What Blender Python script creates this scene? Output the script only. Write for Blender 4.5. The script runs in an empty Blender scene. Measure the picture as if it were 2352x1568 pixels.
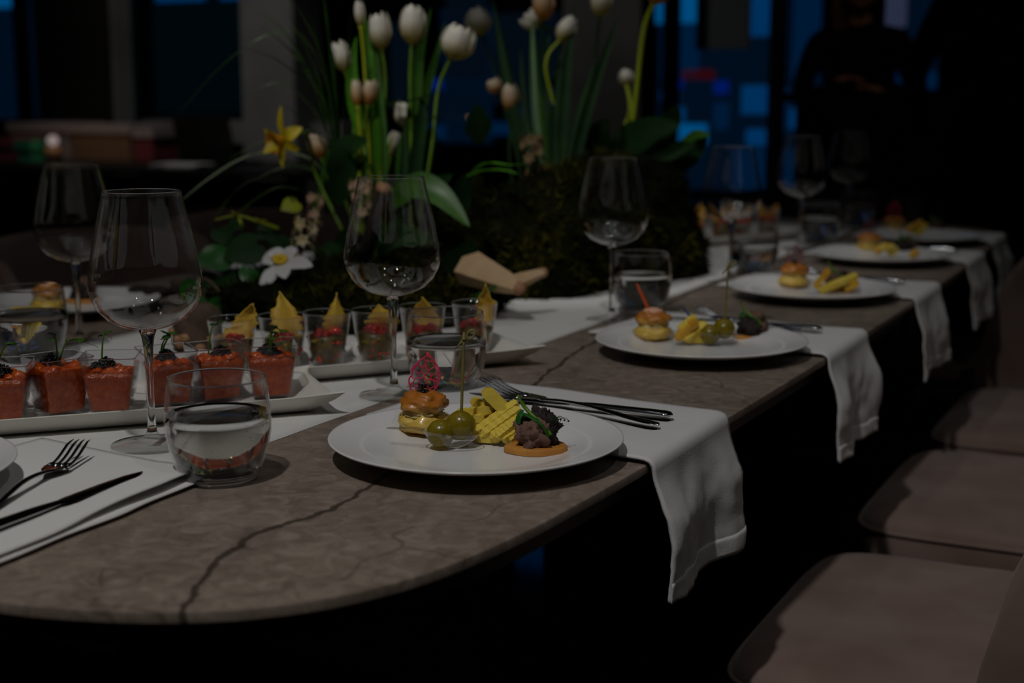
import bpy, math, random
from math import sin, cos, pi, radians, sqrt, exp, atan2
from mathutils import Vector, Matrix, noise

# ------------------------------------------------------------------ camera, world, lights, exposure
SC = bpy.context.scene
COL = SC.collection
CAM_Z, PITCH, YAW, FPX = 1.115, radians(9.88), radians(26.5), 50.0 / 36.0 * 2352
cam_data = bpy.data.cameras.new('camera')
cam_data.lens = 50.0
cam_data.sensor_width = 36.0
cam_data.clip_start = 0.05
cam_data.clip_end = 100
cam_data.dof.use_dof = True
cam_data.dof.focus_distance = 1.50
cam_data.dof.aperture_fstop = 4.0
cam = bpy.data.objects.new('camera', cam_data)
cam.location = (0, 0, CAM_Z)
cam.rotation_euler = (pi / 2 - PITCH, 0, YAW)
COL.objects.link(cam)
SC.camera = cam

world = bpy.data.worlds.new('dusk')
world.use_nodes = True
world.node_tree.nodes['Background'].inputs[0].default_value = (0.10, 0.20, 0.45, 1)
world.node_tree.nodes['Background'].inputs[1].default_value = 0.006
SC.world = world

vs = SC.view_settings
vs.view_transform = 'Standard'
vs.look = 'None'
vs.exposure = 0.0
vs.gamma = 1.0
vs.use_curve_mapping = False
SC.cycles.transparent_max_bounces = 48
SC.cycles.max_bounces = 14
SC.cycles.transmission_bounces = 12
SC.cycles.glossy_bounces = 5
SC.cycles.sample_clamp_indirect = 3.0
SC.cycles.caustics_reflective = False


def spot(loc, target, watt, angle, blend=0.6, radius=0.03, col=(1.0, 0.972, 0.945)):
    """a ceiling spotlight of the room's track lighting"""
    l = bpy.data.lights.new('overhead_spot', 'SPOT')
    l.energy = watt
    l.spot_size = radians(angle)
    l.spot_blend = blend
    l.shadow_soft_size = radius
    l.color = col
    o = bpy.data.objects.new('overhead_spot', l)
    o.location = loc
    d = Vector(target) - Vector(loc)
    o.rotation_euler = d.to_track_quat('-Z', 'Y').to_euler()
    COL.objects.link(o)
    return o


spot((-0.55, 0.00, 2.95), (-0.88, 1.50, 0.80), 71, 56, 0.75, 0.045)    # main spot, over the near end of the table
spot((-1.00, 1.75, 2.95), (-0.95, 1.80, 0.75), 3, 52, 0.8)
spot((-1.05, 2.75, 2.95), (-0.95, 2.65, 0.75), 4.5, 56, 0.8)
spot((-1.05, 3.75, 2.95), (-0.95, 3.60, 0.75), 6, 56, 0.8)
spot((-1.75, 1.05, 2.95), (-1.28, 2.35, 1.25), 54, 24, 0.7)           # on the flowers
spot((0.55, 0.55, 2.95), (-0.35, 1.55, 0.50), 11, 60, 0.8)             # aisle side, on the chairs and hanging napkins
spot((0.55, 2.75, 2.95), (-0.35, 2.75, 0.50), 3, 60, 0.8)
spot((-2.30, 2.40, 2.95), (-2.10, 2.70, 0.60), 5, 60, 0.8)            # far side chairs
spot((-4.6, 4.6, 2.95), (-4.9, 6.2, 0.90), 28, 70, 0.8)               # this and the next two: added to brighten the back of the room
spot((-5.6, 6.2, 2.95), (-5.9, 7.6, 0.90), 9, 80, 0.8)
spot((-3.2, 5.6, 2.95), (-3.3, 7.2, 1.0), 7, 80, 0.8)
for gx, gy in ((-1.45, 0.75), (-0.20, 1.35), (-1.45, 2.20), (-0.25, 2.30), (-1.90, 1.30), (-0.75, 2.95), (-1.55, 3.20), (-0.30, 3.30)):   # small track lights
    spot((gx, gy, 2.95), (gx * 0.6 - 0.36, gy + 0.25, 0.9), 1.1, 64, 0.5, 0.038, (0.92, 0.97, 1.0))
spot((-1.0, 4.9, 2.95), (-1.40, 6.15, 1.25), 6, 50, 0.8, 0.04, (1.0, 0.75, 0.55))  # warm lamp added to bring up the person behind the counter

# ------------------------------------------------------------------ view helpers: a pixel of the photograph as a ray
_cp, _sp, _cy, _sy = cos(PITCH), sin(PITCH), cos(YAW), sin(YAW)


def ray(u, v):
    x, y = (u - 1176.0) / FPX, -(v - 784.0) / FPX
    d = (x, _cp + y * _sp, -_sp + y * _cp)
    return Vector((_cy * d[0] - _sy * d[1], _sy * d[0] + _cy * d[1], d[2]))


def G(u, v, z=0.75):
    """point where the ray meets the height z"""
    d = ray(u, v)
    return Vector((0, 0, CAM_Z)) + d * ((z - CAM_Z) / d.z)


def AY(u, v, Y):
    """point where the ray meets the depth Y"""
    d = ray(u, v)
    return Vector((0, 0, CAM_Z)) + d * (Y / d.y)


# ------------------------------------------------------------------ materials
def lin(c):
    return tuple(((x / 255.0) / 12.92 if x / 255.0 <= 0.04045 else ((x / 255.0 + 0.055) / 1.055) ** 2.4) for x in c) + (1.0,)


MATS = {}


def mat(name, col, rough=0.5, metal=0.0, spec=0.5, col2=None, nscale=30.0, ndetail=4.0, bump=0.0, bscale=None, trans=0.0,
        ior=1.45, sss=0.0, coat=0.0, sheen=0.0, emit=None, estr=0.0, lo=0.35, hi=0.65, bdist=0.002, transl=0.0):
    m = bpy.data.materials.new(name)
    m.use_nodes = True
    nt = m.node_tree
    b = nt.nodes['Principled BSDF']
    b.inputs['Base Color'].default_value = tuple(col) + (1,) if len(col) == 3 else col
    b.inputs['Roughness'].default_value = rough
    b.inputs['Metallic'].default_value = metal
    b.inputs['Specular IOR Level'].default_value = spec
    b.inputs['IOR'].default_value = ior
    b.inputs['Transmission Weight'].default_value = trans
    b.inputs['Coat Weight'].default_value = coat
    b.inputs['Sheen Weight'].default_value = sheen
    if sss:
        b.inputs['Subsurface Weight'].default_value = sss
        b.inputs['Subsurface Scale'].default_value = 0.01
    if emit:
        b.inputs['Emission Color'].default_value = tuple(emit) + (1,)
        b.inputs['Emission Strength'].default_value = estr
    if col2 is not None or bump:
        tc = nt.nodes.new('ShaderNodeTexCoord')
        n = nt.nodes.new('ShaderNodeTexNoise')
        n.inputs['Scale'].default_value = nscale
        n.inputs['Detail'].default_value = ndetail
        nt.links.new(tc.outputs['Object'], n.inputs['Vector'])
        if col2 is not None:
            r = nt.nodes.new('ShaderNodeValToRGB')
            r.color_ramp.elements[0].position = lo
            r.color_ramp.elements[1].position = hi
            r.color_ramp.elements[0].color = tuple(col)[:3] + (1,)
            r.color_ramp.elements[1].color = tuple(col2)[:3] + (1,)
            nt.links.new(n.outputs['Fac'], r.inputs[0])
            nt.links.new(r.outputs[0], b.inputs['Base Color'])
        if bump:
            n2 = n
            if bscale:
                n2 = nt.nodes.new('ShaderNodeTexNoise')
                n2.inputs['Scale'].default_value = bscale
                n2.inputs['Detail'].default_value = 3
                nt.links.new(tc.outputs['Object'], n2.inputs['Vector'])
            bp = nt.nodes.new('ShaderNodeBump')
            bp.inputs['Strength'].default_value = bump
            bp.inputs['Distance'].default_value = bdist
            nt.links.new(n2.outputs['Fac'], bp.inputs['Height'])
            nt.links.new(bp.outputs[0], b.inputs['Normal'])
    if transl:
        t = nt.nodes.new('ShaderNodeBsdfTranslucent')
        mx = nt.nodes.new('ShaderNodeMixShader')
        mx.inputs[0].default_value = transl
        out = nt.nodes['Material Output']
        nt.links.new(b.outputs[0], mx.inputs[1])
        nt.links.new(t.outputs[0], mx.inputs[2])
        nt.links.new(mx.outputs[0], out.inputs['Surface'])
        src = b.inputs['Base Color']
        if src.is_linked:
            nt.links.new(src.links[0].from_socket, t.inputs[0])
        else:
            t.inputs[0].default_value = src.default_value
    MATS[name] = m
    return m


def thin_glass(name, tint=(1, 1, 1), base=0.035, gain=0.9, rough=0.0):
    m = bpy.data.materials.new(name)
    m.use_nodes = True
    nt = m.node_tree
    nt.nodes.remove(nt.nodes['Principled BSDF'])
    out = nt.nodes['Material Output']
    tr = nt.nodes.new('ShaderNodeBsdfTransparent')
    tr.inputs[0].default_value = tuple(tint) + (1,)
    gl = nt.nodes.new('ShaderNodeBsdfGlossy')
    gl.inputs['Roughness'].default_value = rough
    gl.inputs[0].default_value = (1, 1, 1, 1)
    lw = nt.nodes.new('ShaderNodeLayerWeight')
    lw.inputs[0].default_value = 0.5
    p = nt.nodes.new('ShaderNodeMath'); p.operation = 'POWER'; p.inputs[1].default_value = 3.2
    q = nt.nodes.new('ShaderNodeMath'); q.operation = 'MULTIPLY_ADD'; q.inputs[1].default_value = gain; q.inputs[2].default_value = base
    mx = nt.nodes.new('ShaderNodeMixShader')
    nt.links.new(lw.outputs['Facing'], p.inputs[0])
    nt.links.new(p.outputs[0], q.inputs[0])
    nt.links.new(q.outputs[0], mx.inputs[0])
    nt.links.new(tr.outputs[0], mx.inputs[1])
    nt.links.new(gl.outputs[0], mx.inputs[2])
    nt.links.new(mx.outputs[0], out.inputs['Surface'])
    MATS[name] = m
    return m


def emission(name, col, strength, col2=None, scale=2.0):
    m = bpy.data.materials.new(name)
    m.use_nodes = True
    nt = m.node_tree
    nt.nodes.remove(nt.nodes['Principled BSDF'])
    e = nt.nodes.new('ShaderNodeEmission')
    e.inputs[0].default_value = tuple(col) + (1,)
    e.inputs[1].default_value = strength
    nt.links.new(e.outputs[0], nt.nodes['Material Output'].inputs[0])
    MATS[name] = m
    return m


# ------------------------------------------------------------------ mesh helpers
class MB:
    def __init__(self):
        self.v, self.f = [], []

    def add(self, vs, fs):
        n = len(self.v)
        self.v += [Vector(p) for p in vs]
        self.f += [tuple(i + n for i in f) for f in fs]
        return self

    def box(self, c, s, rz=0.0, M=None):
        cx, cy, cz = c
        a, b, d = s[0] / 2, s[1] / 2, s[2] / 2
        vs = []
        for z in (-d, d):
            for x, y in ((-a, -b), (a, -b), (a, b), (-a, b)):
                p = Vector((x * cos(rz) - y * sin(rz), x * sin(rz) + y * cos(rz), z))
                if M is not None:
                    p = M @ Vector((x, y, z))
                vs.append(Vector((cx, cy, cz)) + p)
        return self.add(vs, [(3, 2, 1, 0), (4, 5, 6, 7), (0, 1, 5, 4), (1, 2, 6, 5), (2, 3, 7, 6), (3, 0, 4, 7)])

    def lathe(self, prof, seg=48, c=(0, 0, 0), close=False):
        """prof: (r, z) list; r 0 makes a pole; close joins last to first"""
        vs, rows = [], []
        for r, z in prof:
            if r <= 1e-6:
                rows.append([len(vs)])
                vs.append((c[0], c[1], c[2] + z))
            else:
                rows.append(list(range(len(vs), len(vs) + seg)))
                vs += [(c[0] + r * cos(2 * pi * i / seg), c[1] + r * sin(2 * pi * i / seg), c[2] + z) for i in range(seg)]
        fs = []
        pairs = list(zip(rows[:-1], rows[1:])) + ([(rows[-1], rows[0])] if close else [])
        for A, B in pairs:
            for i in range(seg):
                j = (i + 1) % seg
                if len(A) == 1 and len(B) == 1:
                    continue
                if len(A) == 1:
                    fs.append((A[0], B[j], B[i]))
                elif len(B) == 1:
                    fs.append((A[i], A[j], B[0]))
                else:
                    fs.append((A[i], A[j], B[j], B[i]))
        return self.add(vs, fs)

    def tube(self, pts, rad, seg=8, cap=True, flat=1.0, ref=None):
        pts = [Vector(p) for p in pts]
        n = len(pts)
        if not hasattr(rad, '__len__'):
            rad = [rad] * n
        T = []
        for i in range(n):
            t = pts[min(i + 1, n - 1)] - pts[max(i - 1, 0)]
            T.append(t.normalized() if t.length > 1e-9 else Vector((0, 0, 1)))
        up = Vector(ref) if ref is not None else (Vector((0, 0, 1)) if abs(T[0].z) < 0.9 else Vector((1, 0, 0)))
        a = T[0].cross(up).normalized()
        vs = []
        for i in range(n):
            a = (a - T[i] * a.dot(T[i]))
            a = a.normalized() if a.length > 1e-9 else T[i].orthogonal().normalized()
            b = T[i].cross(a)
            for k in range(seg):
                an = 2 * pi * k / seg
                vs.append(pts[i] + a * (rad[i] * cos(an)) + b * (rad[i] * flat * sin(an)))
        fs = []
        for i in range(n - 1):
            for k in range(seg):
                j = (k + 1) % seg
                fs.append((i * seg + k, i * seg + j, (i + 1) * seg + j, (i + 1) * seg + k))
        if cap:
            fs.append(tuple(range(seg - 1, -1, -1)))
            fs.append(tuple((n - 1) * seg + k for k in range(seg)))
        return self.add(vs, fs)

    def grid(self, fn, nu, nv, wrapu=False):
        vs = [fn(i / (nu if wrapu else nu - 1.0), j / (nv - 1.0)) for j in range(nv) for i in range(nu)]
        fs = []
        for j in range(nv - 1):
            for i in range(nu if wrapu else nu - 1):
                k = (i + 1) % nu
                fs.append((j * nu + i, j * nu + k, (j + 1) * nu + k, (j + 1) * nu + i))
        return self.add(vs, fs)

    def blob(self, c, r, amp=0.0, freq=1.0, seed=0.0, nu=16, nv=10, M=None, amp2=0.0):
        """lumpy ellipsoid, r = (rx, ry, rz)"""
        if not hasattr(r, '__len__'):
            r = (r, r, r)
        vs = []
        c = Vector(c)

        def pt(th, ph):
            d = Vector((sin(ph) * cos(th), sin(ph) * sin(th), cos(ph)))
            k = 1.0 + amp * noise.noise(d * freq + Vector((seed, seed * 1.7, -seed)))
            if amp2:
                k += amp2 * noise.noise(d * freq * 3.7 + Vector((-seed, seed, 2.0))) + 0.5 * amp2 * noise.noise(d * freq * 8.5 + Vector((seed, 1.0, seed)))
            p = Vector((d.x * r[0] * k, d.y * r[1] * k, d.z * r[2] * k))
            return c + (M @ p if M is not None else p)
        vs.append(pt(0, 0))
        for j in range(1, nv):
            for i in range(nu):
                vs.append(pt(2 * pi * i / nu, pi * j / nv))
        vs.append(pt(0, pi))
        fs = []
        for i in range(nu):
            fs.append((0, 1 + i, 1 + (i + 1) % nu))
        for j in range(nv - 2):
            for i in range(nu):
                k = (i + 1) % nu
                fs.append((1 + j * nu + i, 1 + (j + 1) * nu + i, 1 + (j + 1) * nu + k, 1 + j * nu + k))
        L = len(vs) - 1
        o = 1 + (nv - 2) * nu
        for i in range(nu):
            fs.append((L, o + (i + 1) % nu, o + i))
        return self.add(vs, fs)

    def poly(self, outline, z0, z1, bev=0.0):
        """extruded outline with a small bevel along the top edge"""
        n = len(outline)
        P = [Vector((x, y, 0)) for x, y in outline]
        cen = sum(P, Vector()) / n
        rings = [(0.0, z0)] + ([(0.0, z1 - bev), (bev * 0.3, z1 - bev * 0.3), (bev, z1)] if bev else [(0.0, z1)])
        vs = []
        for ins, z in rings:
            for i, p in enumerate(P):
                t = (P[(i + 1) % n] - P[i - 1]).normalized()
                nn = Vector((t.y, -t.x, 0))
                if nn.dot(p - cen) < 0:
                    nn = -nn
                q = p - nn * ins
                vs.append((q.x, q.y, z))
        fs = []
        for r in range(len(rings) - 1):
            for i in range(n):
                j = (i + 1) % n
                fs.append((r * n + i, r * n + j, (r + 1) * n + j, (r + 1) * n + i))
        fs.append(tuple(range(n - 1, -1, -1)))
        fs.append(tuple((len(rings) - 1) * n + i for i in range(n)))
        return self.add(vs, fs)

    def mesh(self, name, m, smooth=True, org=(0, 0, 0)):
        me = bpy.data.meshes.new(name)
        o = Vector(org)
        me.from_pydata([tuple(p - o) for p in self.v], [], self.f)
        me.validate()
        import bmesh
        bm = bmesh.new()
        bm.from_mesh(me)
        bmesh.ops.recalc_face_normals(bm, faces=bm.faces)
        bm.to_mesh(me)
        bm.free()
        if smooth:
            for p in me.polygons:
                p.use_smooth = True
        me.materials.append(MATS[m] if isinstance(m, str) else m)
        return me

    def build(self, name, m, parent=None, smooth=True, org=None, sharp=None):
        if org is None:
            org = (0, 0, 0)
        me = self.mesh(name, m, smooth, org)
        if sharp is not None:
            try:
                me.set_sharp_from_angle(angle=radians(sharp))
            except Exception:
                pass
        ob = bpy.data.objects.new(name, me)
        COL.objects.link(ob)
        if parent is not None:
            ob.parent = parent
        else:
            ob.location = org
        return ob


def tag(o, label, cat, group=None, kind=None):
    o['label'] = label
    o['category'] = cat
    if group:
        o['group'] = group
    if kind:
        o['kind'] = kind
    return o


def thing(name, label, cat, loc=(0, 0, 0), rz=0.0, group=None, kind=None):
    o = bpy.data.objects.new(name, None)
    o.empty_display_size = 0.02
    o.location = loc
    o.rotation_euler = (0, 0, rz)
    COL.objects.link(o)
    return tag(o, label, cat, group, kind)


def struct(o, label=None):
    o['kind'] = 'structure'
    if label:
        o['label'] = label
    return o


def copy_tree(o, parent=None):
    c = o.copy()
    COL.objects.link(c)
    c.parent = parent
    for ch in list(o.children):
        copy_tree(ch, c)
    return c


def catmull(P, n=8, closed=False):
    P = [Vector(p) for p in P]
    out = []
    m = len(P)
    rng = range(m) if closed else range(m - 1)
    for i in rng:
        if closed:
            a, b, c, d = P[i - 1], P[i], P[(i + 1) % m], P[(i + 2) % m]
        else:
            a, b, c, d = P[max(i - 1, 0)], P[i], P[i + 1], P[min(i + 2, m - 1)]
        for k in range(n):
            t = k / n
            out.append(0.5 * ((2 * b) + (c - a) * t + (2 * a - 5 * b + 4 * c - d) * t * t + (3 * b - a - 3 * c + d) * t ** 3))
    if not closed:
        out.append(P[-1].copy())
    return out


def lerp(a, b, t):
    return a + (b - a) * t


def tabf(tab, x):
    """piecewise linear table"""
    if x <= tab[0][0]:
        return tab[0][1]
    for (x0, y0), (x1, y1) in zip(tab[:-1], tab[1:]):
        if x <= x1:
            return y0 + (y1 - y0) * (x - x0) / (x1 - x0)
    return tab[-1][1]


def smooth01(t):
    t = max(0.0, min(1.0, t))
    return t * t * (3 - 2 * t)


TZ = 0.75                   # table top height
TX0, TX1, TY0, TY1 = -1.90, -0.478, 0.708, 4.16
TCX = (TX0 + TX1) / 2

# ------------------------------------------------------------------ material list
mat('porcelain', (0.74, 0.74, 0.74), 0.18, spec=0.5)
mat('porcelain_cream', (0.72, 0.70, 0.65), 0.22)
mat('linen', (0.62, 0.615, 0.61), 0.95, spec=0.1, bump=0.35, nscale=420, ndetail=2, bdist=0.0006, sheen=0.15)
mat('paper', (0.68, 0.675, 0.655), 0.9, spec=0.1, bump=0.08, nscale=60)
mat('runner_paper', (0.66, 0.655, 0.63), 0.85, spec=0.15, bump=0.06, nscale=40)
mat('steel', (0.62, 0.62, 0.64), 0.12, metal=1.0)
mat('velvet', (0.19, 0.124, 0.102), 0.9, spec=0.12, col2=(0.25, 0.176, 0.152), nscale=7, sheen=0.25, bump=0.10)
mat('black_paint', (0.012, 0.011, 0.010), 0.45)
mat('black_gloss', (0.006, 0.006, 0.007), 0.08)
mat('dark_wood', (0.030, 0.021, 0.016), 0.5, col2=(0.018, 0.012, 0.009), nscale=14)
mat('floor_stone', (0.018, 0.018, 0.019), 0.06, col2=(0.030, 0.029, 0.029), nscale=3, spec=0.5)
mat('ceiling_paint', (0.05, 0.05, 0.05), 0.9)
mat('wall_dark', (0.035, 0.032, 0.030), 0.8)
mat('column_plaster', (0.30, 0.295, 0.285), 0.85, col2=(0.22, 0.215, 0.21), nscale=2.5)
mat('column_brown_shaded', (0.020, 0.016, 0.012), 0.8)  # shade of the column's front is put into this near-black brown
mat('frame_metal', (0.012, 0.012, 0.013), 0.4)
mat('water', (1, 1, 1), 0.0, trans=1.0, ior=1.33)
mat('glass', (1, 1, 1), 0.0, trans=1.0, ior=1.5)
thin_glass('crystal', (0.985, 0.985, 0.985), base=0.025, gain=0.95, rough=0.012)
thin_glass('clear_plastic', (0.965, 0.965, 0.975), base=0.016, gain=0.8, rough=0.02)
thin_glass('spoon_plastic', (0.94, 0.94, 0.955), base=0.07, gain=0.9, rough=0.03)
thin_glass('pane_glass', (0.92, 0.95, 0.97), base=0.03)
mat('salmon', (0.34, 0.036, 0.002), 0.2, col2=(0.52, 0.092, 0.007), nscale=110, bump=0.7, bscale=130, bdist=0.005)
mat('caviar', (0.006, 0.006, 0.008), 0.15)
mat('olive', (0.21, 0.155, 0.008), 0.25, col2=(0.15, 0.115, 0.006), nscale=60)
mat('olive_pit', (0.035, 0.02, 0.008), 0.6)
mat('choux_base', (0.66, 0.42, 0.07), 0.5, col2=(0.60, 0.30, 0.035), nscale=45, lo=0.45, hi=0.75, bump=0.4, bscale=90)
mat('choux_top', (0.52, 0.20, 0.022), 0.3, col2=(0.36, 0.105, 0.012), nscale=40, bump=0.4, bscale=70, coat=0.4)


def browned(name, low, high, p0, p1):
    """pastry browned from one end: colour by height on the piece, mottled"""
    m = mat(name, high, 0.38, bump=0.5, bscale=75, nscale=45, coat=0.25)
    nt = m.node_tree
    N, L = nt.nodes, nt.links
    tc = N.new('ShaderNodeTexCoord')
    sx = N.new('ShaderNodeSeparateXYZ')
    nz = N.new('ShaderNodeTexNoise')
    nz.inputs['Scale'].default_value = 90
    ad = N.new('ShaderNodeMath')
    ad.operation = 'MULTIPLY_ADD'
    ad.inputs[1].default_value = 0.7
    r = N.new('ShaderNodeValToRGB')
    r.color_ramp.elements[0].position, r.color_ramp.elements[1].position = p0, p1
    r.color_ramp.elements[0].color, r.color_ramp.elements[1].color = tuple(low) + (1,), tuple(high) + (1,)
    L.new(tc.outputs['Generated'], sx.inputs[0])
    L.new(tc.outputs['Object'], nz.inputs['Vector'])
    L.new(nz.outputs['Fac'], ad.inputs[0])
    L.new(sx.outputs['Z'], ad.inputs[2])
    L.new(ad.outputs[0], r.inputs[0])
    L.new(r.outputs[0], N['Principled BSDF'].inputs['Base Color'])


browned('choux_top', (0.62, 0.36, 0.055), (0.42, 0.145, 0.016), 0.55, 0.95)
browned('choux_base', (0.46, 0.19, 0.020), (0.68, 0.46, 0.085), 0.38, 0.75)
mat('cream_filling', (0.62, 0.50, 0.20), 0.5)
mat('salmon_cream', (0.75, 0.42, 0.27), 0.5)
mat('fry', (0.72, 0.55, 0.075), 0.45, col2=(0.66, 0.42, 0.035), nscale=70, lo=0.5, hi=0.8, bump=0.3, bscale=160)
mat('fry_brown', (0.58, 0.27, 0.018), 0.45, col2=(0.68, 0.42, 0.04), nscale=60)
mat('cracker', (0.55, 0.25, 0.045), 0.7, col2=(0.46, 0.185, 0.028), nscale=60, bump=0.3, bscale=120)
mat('pate', (0.17, 0.092, 0.066), 0.8, col2=(0.13, 0.068, 0.048), nscale=80, bump=0.8, bscale=150, bdist=0.003)
mat('pate_dark', (0.020, 0.012, 0.010), 0.75, bump=0.8, bscale=160, bdist=0.003)
mat('tuile', (0.70, 0.035, 0.10), 0.4)
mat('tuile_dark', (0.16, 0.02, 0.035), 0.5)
mat('carrot', (0.62, 0.085, 0.012), 0.4)
mat('berry', (0.55, 0.02, 0.012), 0.12, coat=0.5)
mat('pepper_red', (0.50, 0.03, 0.016), 0.2, col2=(0.62, 0.07, 0.02), nscale=60, bump=0.3)
mat('salad_green', (0.05, 0.085, 0.010), 0.4, col2=(0.34, 0.24, 0.02), nscale=120)
mat('salad_ochre', (0.20, 0.115, 0.018), 0.4, col2=(0.08, 0.06, 0.012), nscale=110)
mat('chip', (0.56, 0.38, 0.045), 0.55, col2=(0.44, 0.25, 0.022), nscale=50, bump=0.3)
mat('chip_orange', (0.60, 0.27, 0.02), 0.55, col2=(0.66, 0.36, 0.04), nscale=40)
mat('sprout', (0.06, 0.17, 0.012), 0.4, transl=0.35)
mat('sprout_dark', (0.012, 0.05, 0.008), 0.4, transl=0.35)
mat('herb', (0.025, 0.16, 0.02), 0.35, transl=0.35)
mat('chive', (0.16, 0.30, 0.02), 0.35, transl=0.35)
mat('bamboo', (0.20, 0.17, 0.045), 0.55, col2=(0.15, 0.12, 0.03), nscale=40)
mat('petal_white', (0.68, 0.64, 0.53), 0.5, col2=(0.74, 0.71, 0.62), nscale=30, transl=0.35)
mat('petal_cream', (0.60, 0.48, 0.22), 0.5, col2=(0.70, 0.62, 0.45), nscale=25, transl=0.35)
mat('petal_snow', (0.74, 0.74, 0.74), 0.5, transl=0.35)
mat('petal_orange', (0.62, 0.36, 0.16), 0.5, col2=(0.68, 0.50, 0.30), nscale=25, transl=0.35)
mat('petal_yellow', (0.66, 0.50, 0.012), 0.45, col2=(0.70, 0.58, 0.03), nscale=30, transl=0.35)
mat('corona', (0.62, 0.30, 0.008), 0.45, transl=0.35)
mat('petal_pink', (0.52, 0.33, 0.20), 0.5, col2=(0.60, 0.45, 0.30), nscale=40, transl=0.35)
mat('pollen', (0.62, 0.42, 0.02), 0.6)
mat('stem_green', (0.11, 0.22, 0.014), 0.45, col2=(0.16, 0.29, 0.02), nscale=20, transl=0.35)
mat('stem_lime', (0.34, 0.42, 0.012), 0.45, transl=0.35)
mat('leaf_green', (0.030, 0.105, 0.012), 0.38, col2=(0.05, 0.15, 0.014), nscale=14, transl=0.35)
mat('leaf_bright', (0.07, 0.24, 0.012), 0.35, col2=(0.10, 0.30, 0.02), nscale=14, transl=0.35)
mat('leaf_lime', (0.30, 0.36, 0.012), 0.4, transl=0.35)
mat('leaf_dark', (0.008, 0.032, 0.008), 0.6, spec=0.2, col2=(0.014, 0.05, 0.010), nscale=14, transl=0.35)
mat('ivy', (0.012, 0.085, 0.012), 0.28, col2=(0.018, 0.12, 0.012), nscale=20, transl=0.35)
mat('grass_blade', (0.05, 0.10, 0.016), 0.3, col2=(0.07, 0.14, 0.03), nscale=8, transl=0.35)
mat('grass_pale', (0.24, 0.30, 0.18), 0.25, transl=0.35)
mat('moss', (0.005, 0.006, 0.002), 1.0, spec=0.03, col2=(0.014, 0.014, 0.003), nscale=28, lo=0.5, hi=0.75)
mat('moss_tip', (0.010, 0.011, 0.003), 1.0, spec=0.03, col2=(0.075, 0.068, 0.008), nscale=9, lo=0.50, hi=0.72)
mat('bark', (0.045, 0.028, 0.017), 0.9, col2=(0.095, 0.062, 0.040), nscale=35, bump=0.8, bscale=60, bdist=0.006)
mat('bark_dark', (0.016, 0.010, 0.007), 0.85, bump=0.8, bscale=50, bdist=0.006)
mat('cut_wood', (0.50, 0.33, 0.17), 0.7, col2=(0.56, 0.40, 0.24), nscale=30)
mat('wood_end', (0.34, 0.17, 0.085), 0.7)
mat('dry_flower', (0.17, 0.11, 0.045), 0.8, col2=(0.11, 0.07, 0.03), nscale=40)
mat('skin', (0.42, 0.22, 0.15), 0.55)
mat('hair', (0.030, 0.013, 0.007), 0.5)
mat('hair_light', (0.12, 0.055, 0.02), 0.5)
mat('black_cloth', (0.004, 0.004, 0.0045), 0.95, spec=0.1)
mat('board_grey', (0.26, 0.30, 0.29), 0.8)
mat('carton_pale', (0.40, 0.33, 0.32), 0.8)
mat('carton_brown', (0.22, 0.13, 0.075), 0.8)
mat('carton_green', (0.02, 0.22, 0.12), 0.6)
mat('carton_red', (0.22, 0.04, 0.045), 0.7)
mat('facade', (0.012, 0.016, 0.026), 0.8)
mat('asphalt', (0.012, 0.014, 0.018), 0.5)
emission('lit_blue_bright', (0.0, 0.30, 0.85), 0.24)
emission('lit_blue', (0.0, 0.21, 0.72), 0.15)
emission('lit_blue_dim', (0.0, 0.15, 0.50), 0.075)
emission('lit_blue_deep', (0.0, 0.06, 0.75), 0.15)
emission('lit_blue_faint', (0.02, 0.18, 0.50), 0.026)
emission('lit_slate', (0.06, 0.16, 0.30), 0.022)
emission('lit_teal', (0.02, 0.20, 0.30), 0.011)
emission('lit_lilac', (0.35, 0.42, 0.80), 0.07)
emission('lit_red', (0.50, 0.03, 0.06), 0.06)
mat('candle_wax', (0.75, 0.42, 0.20), 0.5, sss=0.3)
emission('candle_flame', (1.0, 0.80, 0.74), 0.28)


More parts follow.
